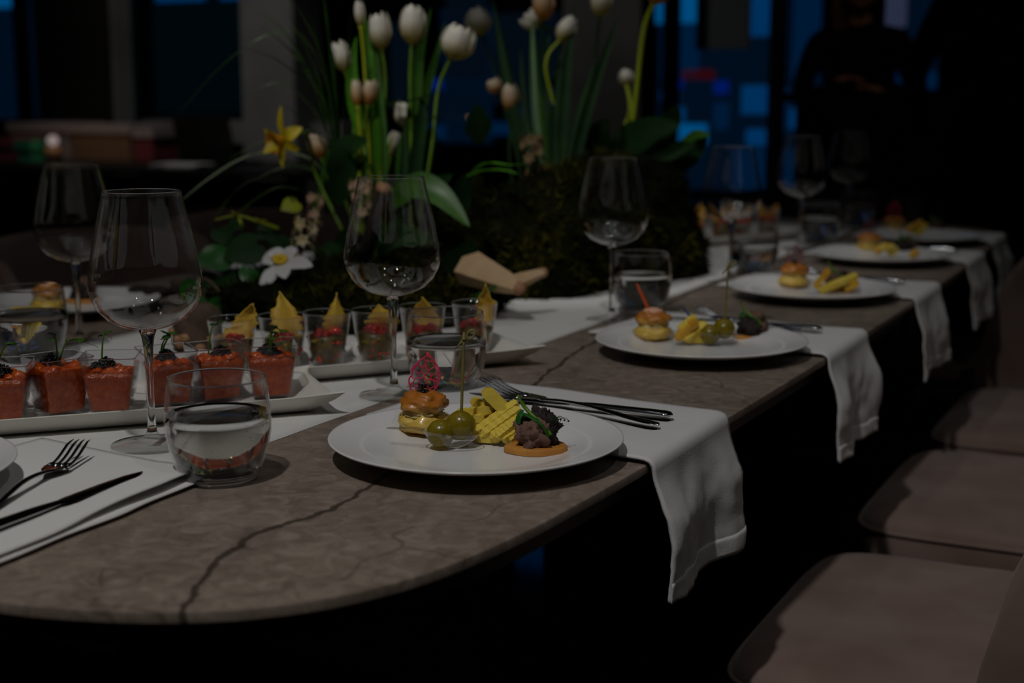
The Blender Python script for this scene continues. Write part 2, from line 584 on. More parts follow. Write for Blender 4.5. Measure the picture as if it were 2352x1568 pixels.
def stone_material():
    m = bpy.data.materials.new('table_stone')
    m.use_nodes = True
    nt = m.node_tree
    N, L = nt.nodes, nt.links
    b = N['Principled BSDF']
    tc = N.new('ShaderNodeTexCoord')
    mp = N.new('ShaderNodeMapping')
    mp.inputs['Scale'].default_value = (1.0, 1.0, 1.0)
    L.new(tc.outputs['Object'], mp.inputs[0])

    def math_(op, a=None, bb=None, c=None):
        n = N.new('ShaderNodeMath')
        n.operation = op
        for i, x in enumerate((a, bb, c)):
            if x is None:
                continue
            if isinstance(x, (int, float)):
                n.inputs[i].default_value = x
            else:
                L.new(x, n.inputs[i])
        return n.outputs[0]

    def noise_(scale, detail=5, rough=0.6, dist=0.0, vec=None):
        n = N.new('ShaderNodeTexNoise')
        n.inputs['Scale'].default_value = scale
        n.inputs['Detail'].default_value = detail
        n.inputs['Roughness'].default_value = rough
        n.inputs['Distortion'].default_value = dist
        L.new(vec or mp.outputs[0], n.inputs['Vector'])
        return n.outputs['Fac']

    def ramp_(fac, stops):
        r = N.new('ShaderNodeValToRGB')
        e = r.color_ramp.elements
        while len(e) < len(stops):
            e.new(0.5)
        for k, (p, c) in enumerate(stops):
            e[k].position = p
            e[k].color = tuple(c) + (1,)
        L.new(fac, r.inputs[0])
        return r.outputs[0]

    def mix_(fac, a, bb):
        n = N.new('ShaderNodeMix')
        n.data_type = 'RGBA'
        if isinstance(fac, (int, float)):
            n.inputs[0].default_value = fac
        else:
            L.new(fac, n.inputs[0])
        for i, x in ((6, a), (7, bb)):
            if isinstance(x, tuple):
                n.inputs[i].default_value = x + (1,)
            else:
                L.new(x, n.inputs[i])
        return n.outputs[2]

    basec = ramp_(noise_(5, 8, 0.65, 0.6), [(0.28, (0.115, 0.084, 0.062)), (0.50, (0.225, 0.177, 0.140)), (0.74, (0.315, 0.260, 0.218))])
    fine = ramp_(noise_(38, 6, 0.7, 1.2), [(0.33, (0.085, 0.062, 0.047)), (0.52, (0.215, 0.172, 0.140)), (0.72, (0.40, 0.335, 0.285))])
    col = mix_(0.55, basec, fine)
    # pale hairline scratches
    hv = N.new('ShaderNodeTexVoronoi')
    hv.feature = 'DISTANCE_TO_EDGE'
    hv.inputs['Scale'].default_value = 9.0
    dv = N.new('ShaderNodeVectorMath')
    dv.operation = 'MULTIPLY_ADD'
    nn = N.new('ShaderNodeTexNoise')
    nn.inputs['Scale'].default_value = 7
    L.new(mp.outputs[0], nn.inputs['Vector'])
    L.new(nn.outputs['Color'], dv.inputs[0])
    dv.inputs[1].default_value = (0.22, 0.22, 0.22)
    L.new(mp.outputs[0], dv.inputs[2])
    L.new(dv.outputs[0], hv.inputs['Vector'])
    hair = math_('SUBTRACT', 1.0, math_('MULTIPLY', hv.outputs['Distance'], 130.0))
    hair = math_('MULTIPLY', math_('MAXIMUM', hair, 0.0), math_('GREATER_THAN', noise_(4.5), 0.58))
    col = mix_(math_('MULTIPLY', hair, 0.35), col, (0.42, 0.36, 0.31))
    # the dark vein that runs the length of the slab
    path = [G(u, v) for u, v in ((405, 1440), (430, 1392), (478, 1310), (500, 1282), (545, 1255), (590, 1222), (640, 1205), (700, 1190),
                                 (760, 1168), (815, 1140), (845, 1120), (930, 1062), (1060, 985), (1210, 897), (1250, 862), (1268, 850),
                                 (1300, 826), (1345, 795), (1450, 740), (1600, 665))]
    path.sort(key=lambda p: p.y)
    y0, y1 = path[0].y, path[-1].y
    sx = N.new('ShaderNodeSeparateXYZ')
    L.new(tc.outputs['Object'], sx.inputs[0])
    t = math_('DIVIDE', math_('SUBTRACT', sx.outputs['Y'], y0), y1 - y0)
    xr = ramp_(t, [((p.y - y0) / (y1 - y0), (p.x + 1.5,) * 3) for p in path])
    jit = math_('MULTIPLY', math_('SUBTRACT', noise_(28, 4, 0.6), 0.5), 0.022)
    dx = math_('ABSOLUTE', math_('SUBTRACT', math_('ADD', math_('SUBTRACT', sx.outputs['X'], jit), 1.5), xr))
    wid = math_('MULTIPLY_ADD', noise_(12), 0.0060, 0.0012)
    vein = math_('SUBTRACT', 1.0, math_('DIVIDE', dx, wid))
    vein = math_('MINIMUM', math_('MULTIPLY', math_('MAXIMUM', vein, 0.0), 3.0), 1.0)
    col = mix_(math_('MULTIPLY', vein, 0.82), col, (0.030, 0.021, 0.015))
    # a fainter second vein and soft dark clouds
    w2 = N.new('ShaderNodeTexVoronoi')
    w2.feature = 'DISTANCE_TO_EDGE'
    w2.inputs['Scale'].default_value = 1.9
    L.new(dv.outputs[0], w2.inputs['Vector'])
    v2 = math_('MAXIMUM', math_('SUBTRACT', 1.0, math_('MULTIPLY', w2.outputs['Distance'], 160.0)), 0.0)
    v2 = math_('MULTIPLY', v2, math_('GREATER_THAN', noise_(3.1), 0.50))
    col = mix_(math_('MULTIPLY', v2, 0.55), col, (0.045, 0.032, 0.024))
    L.new(col, b.inputs['Base Color'])
    rr = N.new('ShaderNodeMapRange')
    L.new(noise_(16, 5), rr.inputs[0])
    rr.inputs[3].default_value = 0.30
    rr.inputs[4].default_value = 0.50
    L.new(rr.outputs[0], b.inputs['Roughness'])
    b.inputs['Specular IOR Level'].default_value = 0.35
    bp = N.new('ShaderNodeBump')
    bp.inputs['Strength'].default_value = 0.12
    bp.inputs['Distance'].default_value = 0.0015
    L.new(noise_(55, 5, 0.7), bp.inputs['Height'])
    L.new(bp.outputs[0], b.inputs['Normal'])
    MATS['table_stone'] = m


stone_material()

# ------------------------------------------------------------------ the room
struct(MB().box((-3.2, 2.2, -0.05), (13.2, 12.0, 0.1)).build('floor', 'floor_stone', smooth=False))
struct(MB().box((-3.2, 2.2, 3.15), (13.2, 12.0, 0.1)).build('ceiling', 'ceiling_paint', smooth=False))
struct(MB().box((-9.75, 2.2, 1.55), (0.1, 12.0, 3.1)).build('wall_left', 'wall_dark', smooth=False))
struct(MB().box((3.35, 2.2, 1.55), (0.1, 12.0, 3.1)).build('wall_right', 'wall_dark', smooth=False))
struct(MB().box((-3.2, -3.75, 1.55), (13.2, 0.1, 3.1)).build('wall_back', 'wall_dark', smooth=False))
# window wall: header above, then tall windows between mullions
struct(MB().box((-3.2, 8.06, 2.95), (13.0, 0.12, 0.3)).build('wall_far', 'wall_dark', smooth=False))
WX = [-9.6, -8.1, -6.93, -5.98, -4.97, -3.60, -2.97, -2.33, -1.20, 0.4, 2.0, 3.25]
for i in range(len(WX) - 1):
    a, b_ = WX[i], WX[i + 1]
    w = MB()
    for x in (a + 0.02, b_ - 0.02):
        w.box((x, 8.06, 1.4), (0.04, 0.09, 2.8))
    for z in (0.02, 2.78):
        w.box(((a + b_) / 2, 8.06, z), (b_ - a - 0.08, 0.09, 0.04))
    o = struct(w.build('window_%d' % (i + 1), 'frame_metal', smooth=False))
    MB().box(((a + b_) / 2, 8.06, 1.4), (b_ - a - 0.08, 0.012, 2.72)).build('pane', 'pane_glass', o, smooth=False)


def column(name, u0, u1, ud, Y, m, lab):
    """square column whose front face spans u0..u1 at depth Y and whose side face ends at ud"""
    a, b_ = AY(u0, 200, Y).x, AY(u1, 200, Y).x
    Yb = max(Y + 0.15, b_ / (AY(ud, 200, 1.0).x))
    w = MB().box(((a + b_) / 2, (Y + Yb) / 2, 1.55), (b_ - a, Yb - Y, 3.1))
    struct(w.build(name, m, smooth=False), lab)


column('column_1', 84, 228, 238, 7.0, 'column_brown_shaded', 'square column at the far end of the window wall, shade in its dark brown')
column('column_1_lit_side', 234, 270, 280, 7.12, 'column_plaster', 'pale strip added for the lit side of the dark brown column')  # box added as the column's lit side, light put into its pale colour
column('column_2', 556, 676, 740, 7.3, 'column_plaster', 'pale grey plaster column between the windows')
column('column_3', 1292, 1470, 1503, 7.2, 'column_plaster', 'broad grey concrete column behind the tall flower stems')
# low sill along the windows
struct(MB().box((-6.05, 7.72, 0.87), (2.3, 0.5, 0.14)).build('trim_1', 'column_plaster', smooth=False),
       'pale window sill bench under the windows')

struct(MB().box((-6.05, 7.80, 0.40), (2.2, 0.3, 0.80)).build('trim_2', 'wall_dark', smooth=False), 'dark base under the window sill bench')

# outside: the street and the lit house across it
struct(MB().box((-6, 13.5, -0.08), (40, 10.7, 0.1)).build('street_ground', 'asphalt', smooth=False))
ext = thing('exterior_building', 'dark shop front with blue lit windows across the street', 'building', (-6, 15.2, 0))
MB().box((-6, 15.35, 3.0), (30, 0.2, 6.4)).build('facade_wall', 'facade', ext, False, (-6, 15.2, 0))
LIT = [(1512, 1764, 60, 440, 'faint'), (1770, 1884, 190, 440, 'faint'), (1010, 1130, 20, 330, 'faint'), (1180, 1290, 60, 330, 'slate'), (1500, 1602, -10, 52, 'bright'), (1712, 1768, -10, 82, ''), (1522, 1602, 56, 180, 'dim'), (1606, 1700, 112, 180, 'faint'), (1528, 1568, 184, 203, 'deep'),
       (1520, 1560, 207, 232, ''), (1530, 1572, 246, 280, ''), (1642, 1672, 186, 215, 'deep'), (1642, 1672, 236, 296, 'dim'),
       (1706, 1764, 196, 262, ''), (1716, 1764, 296, 335, ''), (1778, 1808, 200, 300, 'dim'), (1776, 1812, -10, 186, 'faint'),
       (1816, 1872, 250, 296, ''), (1826, 1880, -10, 186, 'dim'), (1544, 1622, 284, 330, 'bright'), (1686, 1870, 340, 440, 'dim'),
       (2004, 2080, -10, 62, 'lilac'), (2086, 2150, -10, 200, 'faint'), (2060, 2150, 166, 204, 'dim'), (990, 1016, 181, 206, 'deep'), (986, 1022, 286, 318, 'dim'),
       (1130, 1172, 280, 310, 'dim'), (1190, 1216, 250, 308, 'dim'), (1254, 1274, 204, 240, 'dim'), (1286, 1306, 276, 330, 'dim'), (1022, 1120, -10, 180, 'slate'),
       (976, 1118, 210, 280, 'slate'), (868, 950, 50, 250, 'slate'), (-60, 84, -10, 274, 'faint'), (300, 556, -10, 262, 'teal'),
       (1130, 1284, 30, 240, 'slate'), (1570, 1640, 160, 182, 'red'), (1420, 1500, 300, 330, 'faint')]
for n_, (u0, u1, v0, v1, k) in enumerate(LIT):
    a, c = AY(u0, v0, 15.22), AY(u1, v1, 15.22)
    if a.z < c.z:
        continue
    MB().box(((a.x + c.x) / 2, 15.22 + (0.05 if k in ('faint', 'slate', 'teal') else 0.0), (a.z + c.z) / 2), (c.x - a.x, 0.06, a.z - c.z)).build(
        'lit_window', 'lit_' + ('blue_' + k if k in ('bright', 'dim', 'deep', 'faint') else (k or 'blue')), ext, False, (-6, 15.2, 0))

# upper floors above the view: lit panels added for blue reflections in the floor
rg = random.Random(77)
for fl in range(3):
    z = 2.30 + fl * 1.62
    for k in range(26 if fl < 2 else 0):
        x = -19.8 + k * 1.05
        kind = rg.choice(['lit_blue', 'lit_blue_dim', 'lit_blue_dim', 'lit_blue_faint', 'lit_blue_bright', 'lit_slate', 'lit_blue_faint'])
        w_ = rg.uniform(0.35, 0.85)
        for q_ in range(2):
            kk = kind if q_ == 0 or k % 2 else 'lit_blue_faint'
            if k in (12, 15):
                kk = 'lit_blue_bright' if q_ == 0 else 'lit_blue'  # set bright for the reflections under the table
            MB().box((x + 0.06 * q_, 15.22, z + 0.16 + 0.42 * q_), (w_ if k != 12 else 0.8, 0.06, 0.30)).build('lit_window', kk, ext, False, (-6, 15.2, 0))

# ------------------------------------------------------------------ dining table
corner = [(-0.90, 0.708), (-0.778, 0.719), (-0.709, 0.735), (-0.649, 0.760), (-0.599, 0.796), (-0.558, 0.847), (-0.527, 0.921), (-0.508, 1.032),
          (-0.500, 1.15), (-0.494, 1.30), (-0.487, 1.55), (-0.481, 1.95), (-0.478, 2.43)]
half = [Vector((x, y, 0)) for x, y in corner]
right = half + [Vector((p.x, TY0 + TY1 - p.y, 0)) for p in reversed(half[:-1])]
outl = right + [Vector((2 * TCX - p.x, p.y, 0)) for p in reversed(right)]
outl = [(p.x, p.y) for p in catmull(outl, 6, True)]


def edge_x(y):
    """x of the table's right edge at y"""
    return max((p for p in outl if p[0] > TCX), key=lambda p: -abs(p[1] - y))[0]


table = thing('dining_table', 'long dining table with veined brown stone top and rounded corners', 'table', (TCX, 2.43, 0))
ORG = (TCX, 2.43, 0)
o = MB().poly(outl, TZ - 0.009, TZ, 0.0022).build('tabletop', 'table_stone', table, True, ORG, sharp=40)
# keep the stone pattern in world placement
o.data.transform(Matrix.Translation(Vector(ORG)))
o.location = -Vector(ORG)
ins = []
for i, (x, y) in enumerate(outl):
    cx, cy = TCX, 2.43
    ins.append((cx + (x - cx) * 0.982, cy + (y - cy) * 0.993))
MB().poly(ins, TZ - 0.030, TZ - 0.0095).build('under_frame', 'black_paint', table, False, ORG)
for y0, y1 in ((1.60, 1.77), (3.20, 3.30)):
    prof = []
    for k in range(24):
        a = 2 * pi * k / 24
        prof.append((TCX + 0.33 * math.copysign(abs(cos(a)) ** 0.35, cos(a)), (y0 + y1) / 2 + (y1 - y0) / 2 * math.copysign(abs(sin(a)) ** 0.35, sin(a))))
    leg = MB().poly(prof, 0.012, TZ - 0.031).build('leg', 'black_gloss', table, True, ORG, sharp=40)
    MB().poly([(TCX + (x - TCX) * 1.25, (y0 + y1) / 2 + (y - (y0 + y1) / 2) * 2.2) for x, y in prof], 0.0, 0.012).build('foot_plate', 'black_paint', leg, False, ORG)

# ------------------------------------------------------------------ tub chairs


def make_chair():
    c = thing('tub_chair', 'x', 'chair')
    # seat cushion
    s = MB()
    n = 56
    rings = [(0.90, 0.335), (0.985, 0.345), (1.0, 0.37), (1.0, 0.405), (0.985, 0.422), (0.955, 0.431), (0.88, 0.436), (0.75, 0.439), (0.6, 0.441), (0.45, 0.442),
             (0.3, 0.441), (0.15, 0.440), (0.0, 0.440)]

    def plan(a, k):
        x = math.copysign(abs(cos(a)) ** 0.30, cos(a)) * 0.26 * k
        y = math.copysign(abs(sin(a)) ** 0.30, sin(a)) * 0.275 * k
        return x - 0.0, y
    vs, fs, rows = [], [], []
    for k, z in rings:
        if k == 0:
            rows.append([len(vs)])
            vs.append((0, 0, z))
            continue
        rows.append(list(range(len(vs), len(vs) + n)))
        for i in range(n):
            x, y = plan(2 * pi * i / n, k)
            dz = 0.0
            if k < 0.93:
                q = Vector((x * 6, y * 6, 0.3))
                dz = 0.012 * noise.noise(q) + 0.006 * abs(noise.noise(q * 2.7)) - 0.004
            vs.append((x, y, z + dz))
    for A, B in zip(rows[:-1], rows[1:]):
        for i in range(n):
            j = (i + 1) % n
            fs.append((A[i], A[j], B[0]) if len(B) == 1 else (A[i], A[j], B[j], B[i]))
    fs.append(tuple(reversed(rows[0])))
    seat = s.add(vs, fs).build('seat', 'velvet', c)
    pip = [Vector(plan(2 * pi * i / 72, 1.004) + (0.412,)) for i in range(73)]
    MB().tube(pip, 0.0035, 6, cap=False).build('piping', 'velvet', seat)
    # shell of arms and back
    path = catmull([(0.045, -0.302, 0), (0.12, -0.306, 0), (0.205, -0.292, 0), (0.275, -0.235, 0), (0.312, -0.12, 0), (0.320, 0, 0), (0.312, 0.12, 0),
                    (0.275, 0.235, 0), (0.205, 0.292, 0), (0.12, 0.306, 0), (0.045, 0.302, 0)], 5)
    L = len(path)
    th = 0.026

    def shell(u, v):
        i = u * (L - 1)
        k = min(int(i), L - 2)
        p = path[k].lerp(path[k + 1], i - k)
        t = (path[min(k + 1, L - 1)] - path[max(k - 1, 0)] if 0 < k < L - 1 else path[k + 1] - path[k]).normalized()
        nrm = Vector((t.y, -t.x, 0))
        e = min(u, 1 - u) * 2
        top = tabf([(0, 0.520), (0.04, 0.620), (0.10, 0.700), (0.20, 0.760), (0.40, 0.785), (1.0, 0.800)], e)
        # section: outer bottom, outer top, rounded top, inner top, inner bottom
        sec = [(0.9, 0.27), (1.0, 0.30), (1.0, 0.45), (1.0, 0.8), (0.95, 0.96), (0.6, 0.995), (0.0, 1.0), (-0.6, 0.995), (-0.95, 0.96), (-1.0, 0.8), (-1.0, 0.45), (-0.9, 0.3), (-0.8, 0.27)]
        q = v * (len(sec) - 1)
        m_ = min(int(q), len(sec) - 2)
        off = lerp(sec[m_][0], sec[m_ + 1][0], q - m_)
        hz = lerp(sec[m_][1], sec[m_ + 1][1], q - m_)
        z = 0.30 + (top - 0.30) * (hz - 0.27) / 0.73
        lean = 0.10 * max(0.0, z - 0.42)
        w = p + nrm * (off * th * (0.75 + 0.5 * smooth01(e)))
        return Vector((w.x + lean + 0.05 * max(0, z - 0.44) * (1 - smooth01(e * 1.6)), w.y, z))
    MB().grid(shell, 51, 25).build('backrest', 'velvet', c)
    under = MB().box((0.02, 0, 0.315), (0.46, 0.50, 0.035)).build('seat_frame', 'black_paint', c, False)
    for sx in (-0.19, 0.20):
        for sy in (-0.21, 0.21):
            MB().tube([(sx, sy, 0.30), (sx * 1.12, sy * 1.12, 0.0)], [0.014, 0.009], 10).build('leg', 'black_paint', c)
    return c


chair = make_chair()
CH = [(-0.25, 1.83, 0, 'taupe velvet tub chair in the near right corner, its arm cut by the frame'),
      (-0.25, 2.53, 0, 'taupe velvet chair second along the aisle side of the table'),
      (-0.25, 3.19, 0, 'taupe velvet chair third along the aisle side, seat in half shade'),
      (-0.555, 3.86, 0, 'chair fourth along the aisle side, dark rounded back pushed up to the table'),
      (-2.13, 1.84, pi, 'far side chair beside the yellow filled tumbler at the frame edge'),
      (-2.13, 2.50, pi, 'brown tub chair across the table behind the two wine glasses'),
      (-2.13, 3.16, pi, 'brown tub chair across the table behind the ivy leaves'),
      (-1.19, 4.52, pi / 2, 'dark chair at the far head of the table with a lit top rail'),
      (-4.20, 3.95, 2.4, 'dim taupe chair standing by the back table at the frame edge')]
for i, (x, y, r, lab) in enumerate(CH):
    o = chair if i == 0 else copy_tree(chair)
    o.location = (x, y, 0)
    o.rotation_euler = (0, 0, r)
    tag(o, lab, 'chair', 'tub chairs')

# ------------------------------------------------------------------ runner and napkins
RX0, RX1, RY0, RY1 = -1.495, -0.885, 0.93, 3.95


def runner_pt(u, v):
    x, y = lerp(RX0, RX1, u), lerp(RY0, RY1, v)
    e = min(u, 1 - u)
    return Vector((x + 0.002 * noise.noise(Vector((y * 9, u * 3, 0))), y, TZ + 0.0012 + 0.0012 * abs(noise.noise(Vector((x * 5, y * 4, 1)))) * (e > 0.01)))


rb = MB().grid(runner_pt, 21, 91).build('table_runner', 'runner_paper')
tag(rb, 'white paper runner down the middle of the stone table', 'table runner')
sm = rb.modifiers.new('thick', 'SOLIDIFY')
sm.thickness = 0.0012
sm.offset = -1


def napkin(label, yc, half_w=0.128, x_in=-0.845, hang=0.125, seed=0.0, skew=0.0, length_skew=0.0, z0=0.004):
    """folded linen napkin lying on the table and hanging over its right edge"""
    ex = edge_x(yc) + 0.004
    flat = ex - x_in
    total = flat + hang
    NU, NV = 34, 86

    def pt(u, v):
        y = yc + lerp(-half_w, half_w, u)
        s = v * total
        wob = 0.006 * noise.noise(Vector((s * 5 + seed, seed, u * 2))) + skew * (1 - s / flat if s < flat else 0)
        if u < 0.02 or u > 0.98:
            wob += 0.002 * noise.noise(Vector((s * 30, seed, u)))
        y += wob
        r = 0.010
        if s < flat - r:
            x, z = x_in + s + length_skew * (u - 0.5) * (1 - s / flat), TZ + z0 + 0.0022 * abs(noise.noise(Vector((s * 7, u * 3 + seed, 0.5))))
            z += 0.0015 * smooth01((s - flat + 0.08) / 0.08)
        else:
            q = s - (flat - r)
            arc = r * pi / 2
            if q < arc:
                a = q / r
                x, z = ex - r + r * sin(a), TZ + z0 - r + r * cos(a) + 0.0015
            else:
                d = q - arc
                x, z = ex, TZ + z0 - r - d + 0.0015
                h = d / max(hang - 0.005, 0.01)
                k = smooth01(h * 2.2)
                fold = 0.007 * sin(u * 8.0 + 0.6 + 0.35 * sin(seed)) * k + 0.009 * noise.noise(Vector((u * 4.5, h * 2.2, seed))) * k
                fold += 0.0022 * noise.noise(Vector((u * 11, h * 7, seed + 5))) * k + 0.0007 * noise.noise(Vector((u * 30, h * 22, seed + 9))) * k
                x += 0.004 * h + fold + 0.012 * k
                y += 0.004 * h * (0.5 - u) + 0.006 * noise.noise(Vector((h * 3, u, seed + 3))) * h
                z += -0.007 * h * noise.noise(Vector((u * 4, seed, 2)))
        return Vector((x, y, z))
    b = MB().grid(pt, NU, NV)
    n = thing('linen_napkin', label, 'napkin', (ex - 0.18, yc, TZ), group='white linen napkins over the table edge')
    org = (ex - 0.18, yc, TZ)
    cl = b.build('cloth', 'linen', n, True, org)
    sd = cl.modifiers.new('thick', 'SOLIDIFY')
    sd.thickness = 0.0028
    sd.offset = 0
    # stitched hem: a raised band across the lower end and a narrow one down the far side
    vh0 = 1 - 0.022 / total

    def hem(u, v):
        p = pt(lerp(0.0, 1.0, u), lerp(vh0, 1.0, v))
        q = pt(lerp(0.0, 1.0, u), min(lerp(vh0, 1.0, v), 1.0))
        return Vector((q.x + 0.0022 - 0.0006 * (v < 0.1), q.y, q.z))
    hm = MB().grid(hem, NU, 6).build('hem', 'linen', cl, True, org)
    sd = hm.modifiers.new('thick', 'SOLIDIFY')
    sd.thickness = 0.0009
    sd.offset = 0
    return n


PY = [1.244, 1.901, 2.524, 3.133, 3.60]
PX = [-0.661, -0.648, -0.652, -0.660, -0.662]
NL = ['white linen napkin hanging over the edge beside the nearest full plate', 'linen napkin hanging beside the plate with the orange carrot stick',
      'linen napkin hanging beside the third plate along the edge', 'linen napkin hanging beside the fourth plate along the edge',
      'linen napkin at the farthest plate, in shade']
NH = [0.144, 0.150, 0.145, 0.14, 0.13]
for i in range(5):
    napkin(NL[i], PY[i] + (0.164 if i == 0 else 0.165), 0.120, -0.845, NH[i], seed=i * 3.7 + 0.4, skew=0.052 if i == 0 else 0.03, length_skew=0.02)

# napkin of the near end seat: two layers lying towards the front edge, fold open on its right side


def end_napkin():
    n = thing('folded_napkin', 'flat white paper napkin with fork and knife at the near end', 'napkin', (-0.95, 0.9, TZ))
    A, B, C, D = G(470, 1103, TZ), G(-260, 1400, TZ), G(-330, 1140, TZ), G(98, 1024, TZ)   # right tip, front, front left, back left corner
    B = Vector((-0.835, 0.715, TZ))
    C = Vector((-1.085, 0.715, TZ))
    for name, dz, sh in (('lower_layer', 0.0022, 0.006), ('upper_layer', 0.0065, 0.0)):
        def pt(u, v, dz=dz, sh=sh):
            e = D.lerp(A, u)
            f = C.lerp(B, u)
            p = e.lerp(f, v)
            side = smooth01((u - 0.6) / 0.4)
            w = 0.0045 * noise.noise(Vector((v * 5.0, u * 1.2, dz * 200))) * side
            zz = dz + 0.0012 * abs(noise.noise(Vector((u * 4, v * 5, 2.0)))) + (0.0045 * side * (0.6 + 0.6 * sin(v * 7.0)) * (dz > 0.004) if v < 0.7 else 0)
            return Vector((p.x + sh * side + w, p.y, TZ + zz + 0.0015))
        cl = MB().grid(pt, 24, 40).build(name, 'paper', n, True, (-0.95, 0.9, TZ))
        sd = cl.modifiers.new('thick', 'SOLIDIFY')
        sd.thickness = 0.0012
        sd.offset = 1


end_napkin()

# ------------------------------------------------------------------ plates
PLATE = [(0.0, 0.0045), (0.055, 0.0045), (0.080, 0.0050), (0.092, 0.0072), (0.100, 0.0100), (0.118, 0.0135), (0.136, 0.0172), (0.1475, 0.0208), (0.150, 0.0226),
         (0.1496, 0.0238), (0.1475, 0.0236), (0.136, 0.0205), (0.118, 0.0168), (0.104, 0.0140), (0.096, 0.0108), (0.088, 0.0088), (0.078, 0.0080), (0.04, 0.0076), (0.0, 0.0076)]
PLATE_UNDER = [(0.0, 0.0045), (0.060, 0.0045), (0.062, 0.0), (0.066, 0.0), (0.069, 0.0048)]


def make_plate():
    p = thing('dinner_plate', 'x', 'plate')
    MB().lathe(PLATE, 96).build('plate_dish', 'porcelain', p)
    MB().lathe([(0.060, 0.0046), (0.061, 0.0), (0.066, 0.0), (0.069, 0.0048)], 64).build('foot_ring', 'porcelain', p)
    # fine moulded ribs around the inside of the rim
    r = MB()
    for k in range(140):
        a = 2 * pi * k / 140
        c, s = cos(a), sin(a)
        d = Vector((c, s, 0))
        t = Vector((-s, c, 0)) * 0.0006
        p0, p1 = d * 0.112 + Vector((0, 0, 0.0155)), d * 0.120 + Vector((0, 0, 0.01725))
        mid = (p0 + p1) / 2 + Vector((0, 0, 0.0005))
        r.add([p0 + t, p0 - t, p1 - t, p1 + t, mid], [(0, 1, 4), (1, 2, 4), (2, 3, 4), (3, 0, 4)])
    o = r.build('rim_ribs', 'porcelain', p)
    o['kind'] = 'stuff'
    return p


plate0 = make_plate()
PLAB = ['nearest white plate with tall pink lace choux, olives and fries', 'second white plate along the edge, with orange carrot stick',
        'third white plate along the edge, slightly blurred', 'fourth white plate along the edge, blurred', 'farthest white plate on the aisle side, blurred',
        'white plate cut off by the left frame edge near the fork', 'white plate across the table behind the left tumbler',
        'farther white plate across the table seen through the wine glass']
PPOS = list(zip(PX, PY)) + [(-1.099, 0.847), (-1.735, 1.80), (-1.735, 2.43)]
for i, (x, y) in enumerate(PPOS):
    o = plate0 if i == 0 else copy_tree(plate0)
    o.location = (x, y, TZ + (0.0105 if i == 5 else 0.0002))
    o.rotation_euler = (0, 0, i * 0.3)
    tag(o, PLAB[i], 'plate', 'dinner plates')
SZ = TZ + 0.0080            # food level on a plate

# ------------------------------------------------------------------ glasses
FOOT = [(0.0, 0.0), (0.040, 0.0), (0.0425, 0.0008), (0.0430, 0.0016), (0.0420, 0.0024), (0.030, 0.0036), (0.016, 0.0060), (0.0085, 0.0100), (0.0055, 0.0150), (0.0, 0.0155)]
STEM = [(0.0, 0.0150), (0.0054, 0.0150), (0.0044, 0.022), (0.0040, 0.034), (0.0037, 0.060), (0.0040, 0.085), (0.0050, 0.104), (0.0068, 0.116), (0.0090, 0.1215), (0.0, 0.1218)]
BOWL_O = [(0.0, 0.1220), (0.0100, 0.1225), (0.026, 0.1270), (0.040, 0.1345), (0.050, 0.1450), (0.0558, 0.1570), (0.0575, 0.1680), (0.0566, 0.1810), (0.0538, 0.1980),
          (0.0498, 0.2170), (0.0452, 0.2380), (0.0415, 0.2540), (0.0392, 0.2640)]


def make_wine():
    w = thing('wine_glass', 'x', 'glass')
    MB().lathe(FOOT, 56).build('foot', 'crystal', w)
    MB().lathe(STEM, 32).build('stem', 'glass', w)
    inner = [(max(r - 0.0010, 0.0), z + (0.0016 if r < 0.03 else 0.0004)) for r, z in reversed(BOWL_O)]
    prof = BOWL_O + [(0.0390, 0.2646), (0.0386, 0.2644)] + inner[1:]
    b = MB().lathe(prof, 72).build('bowl', 'crystal', w)
    ring = [Vector((0.0388 * cos(2 * pi * k / 72), 0.0388 * sin(2 * pi * k / 72), 0.2642)) for k in range(73)]
    MB().tube(ring, 0.00055, 6, cap=False).build('rim', 'glass', b)
    return w


wine0 = make_wine()
WG = [(-0.980, 1.125, 'tall wine glass standing behind the nearest water tumbler'), (-0.883, 1.450, 'wine glass behind the pink lace choux, stem on the runner'),
      (-0.880, 2.130, 'wine glass behind the second plate, in front of the moss'), (-0.850, 2.660, 'blurred wine glass with chips seen through its bowl'),
      (-0.887, 3.300, 'blurred wine glass beside the fourth plate'), (-0.903, 3.840, 'farthest wine glass against the black counter'),
      (-1.497, 1.570, 'blurred wine glass across the table at the left, beside the tumbler'), (-1.500, 4.00, 'far wine glass behind the moss, bright spot in its bowl')]
for i, (x, y, lab) in enumerate(WG):
    o = wine0 if i == 0 else copy_tree(wine0)
    z = TZ + (0.0035 if RX0 < x - 0.045 and x + 0.045 < RX1 + 0.05 and y < RY1 else 0.0003)
    o.location = (x, y, z)
    tag(o, lab, 'wine glass', 'wine glasses')

TUM_O = [(0.0, 0.0), (0.030, 0.0), (0.0350, 0.0015), (0.0385, 0.006), (0.0430, 0.018), (0.0475, 0.033), (0.0500, 0.048), (0.0505, 0.058), (0.0497, 0.072), (0.0478, 0.088), (0.0460, 0.0990)]
TUM_I = [(0.0450, 0.0995), (0.0443, 0.0988), (0.0460, 0.088), (0.0480, 0.072), (0.0488, 0.058), (0.0483, 0.048), (0.0455, 0.033), (0.0405, 0.018), (0.0340, 0.0115), (0.020, 0.0095), (0.0, 0.0092)]


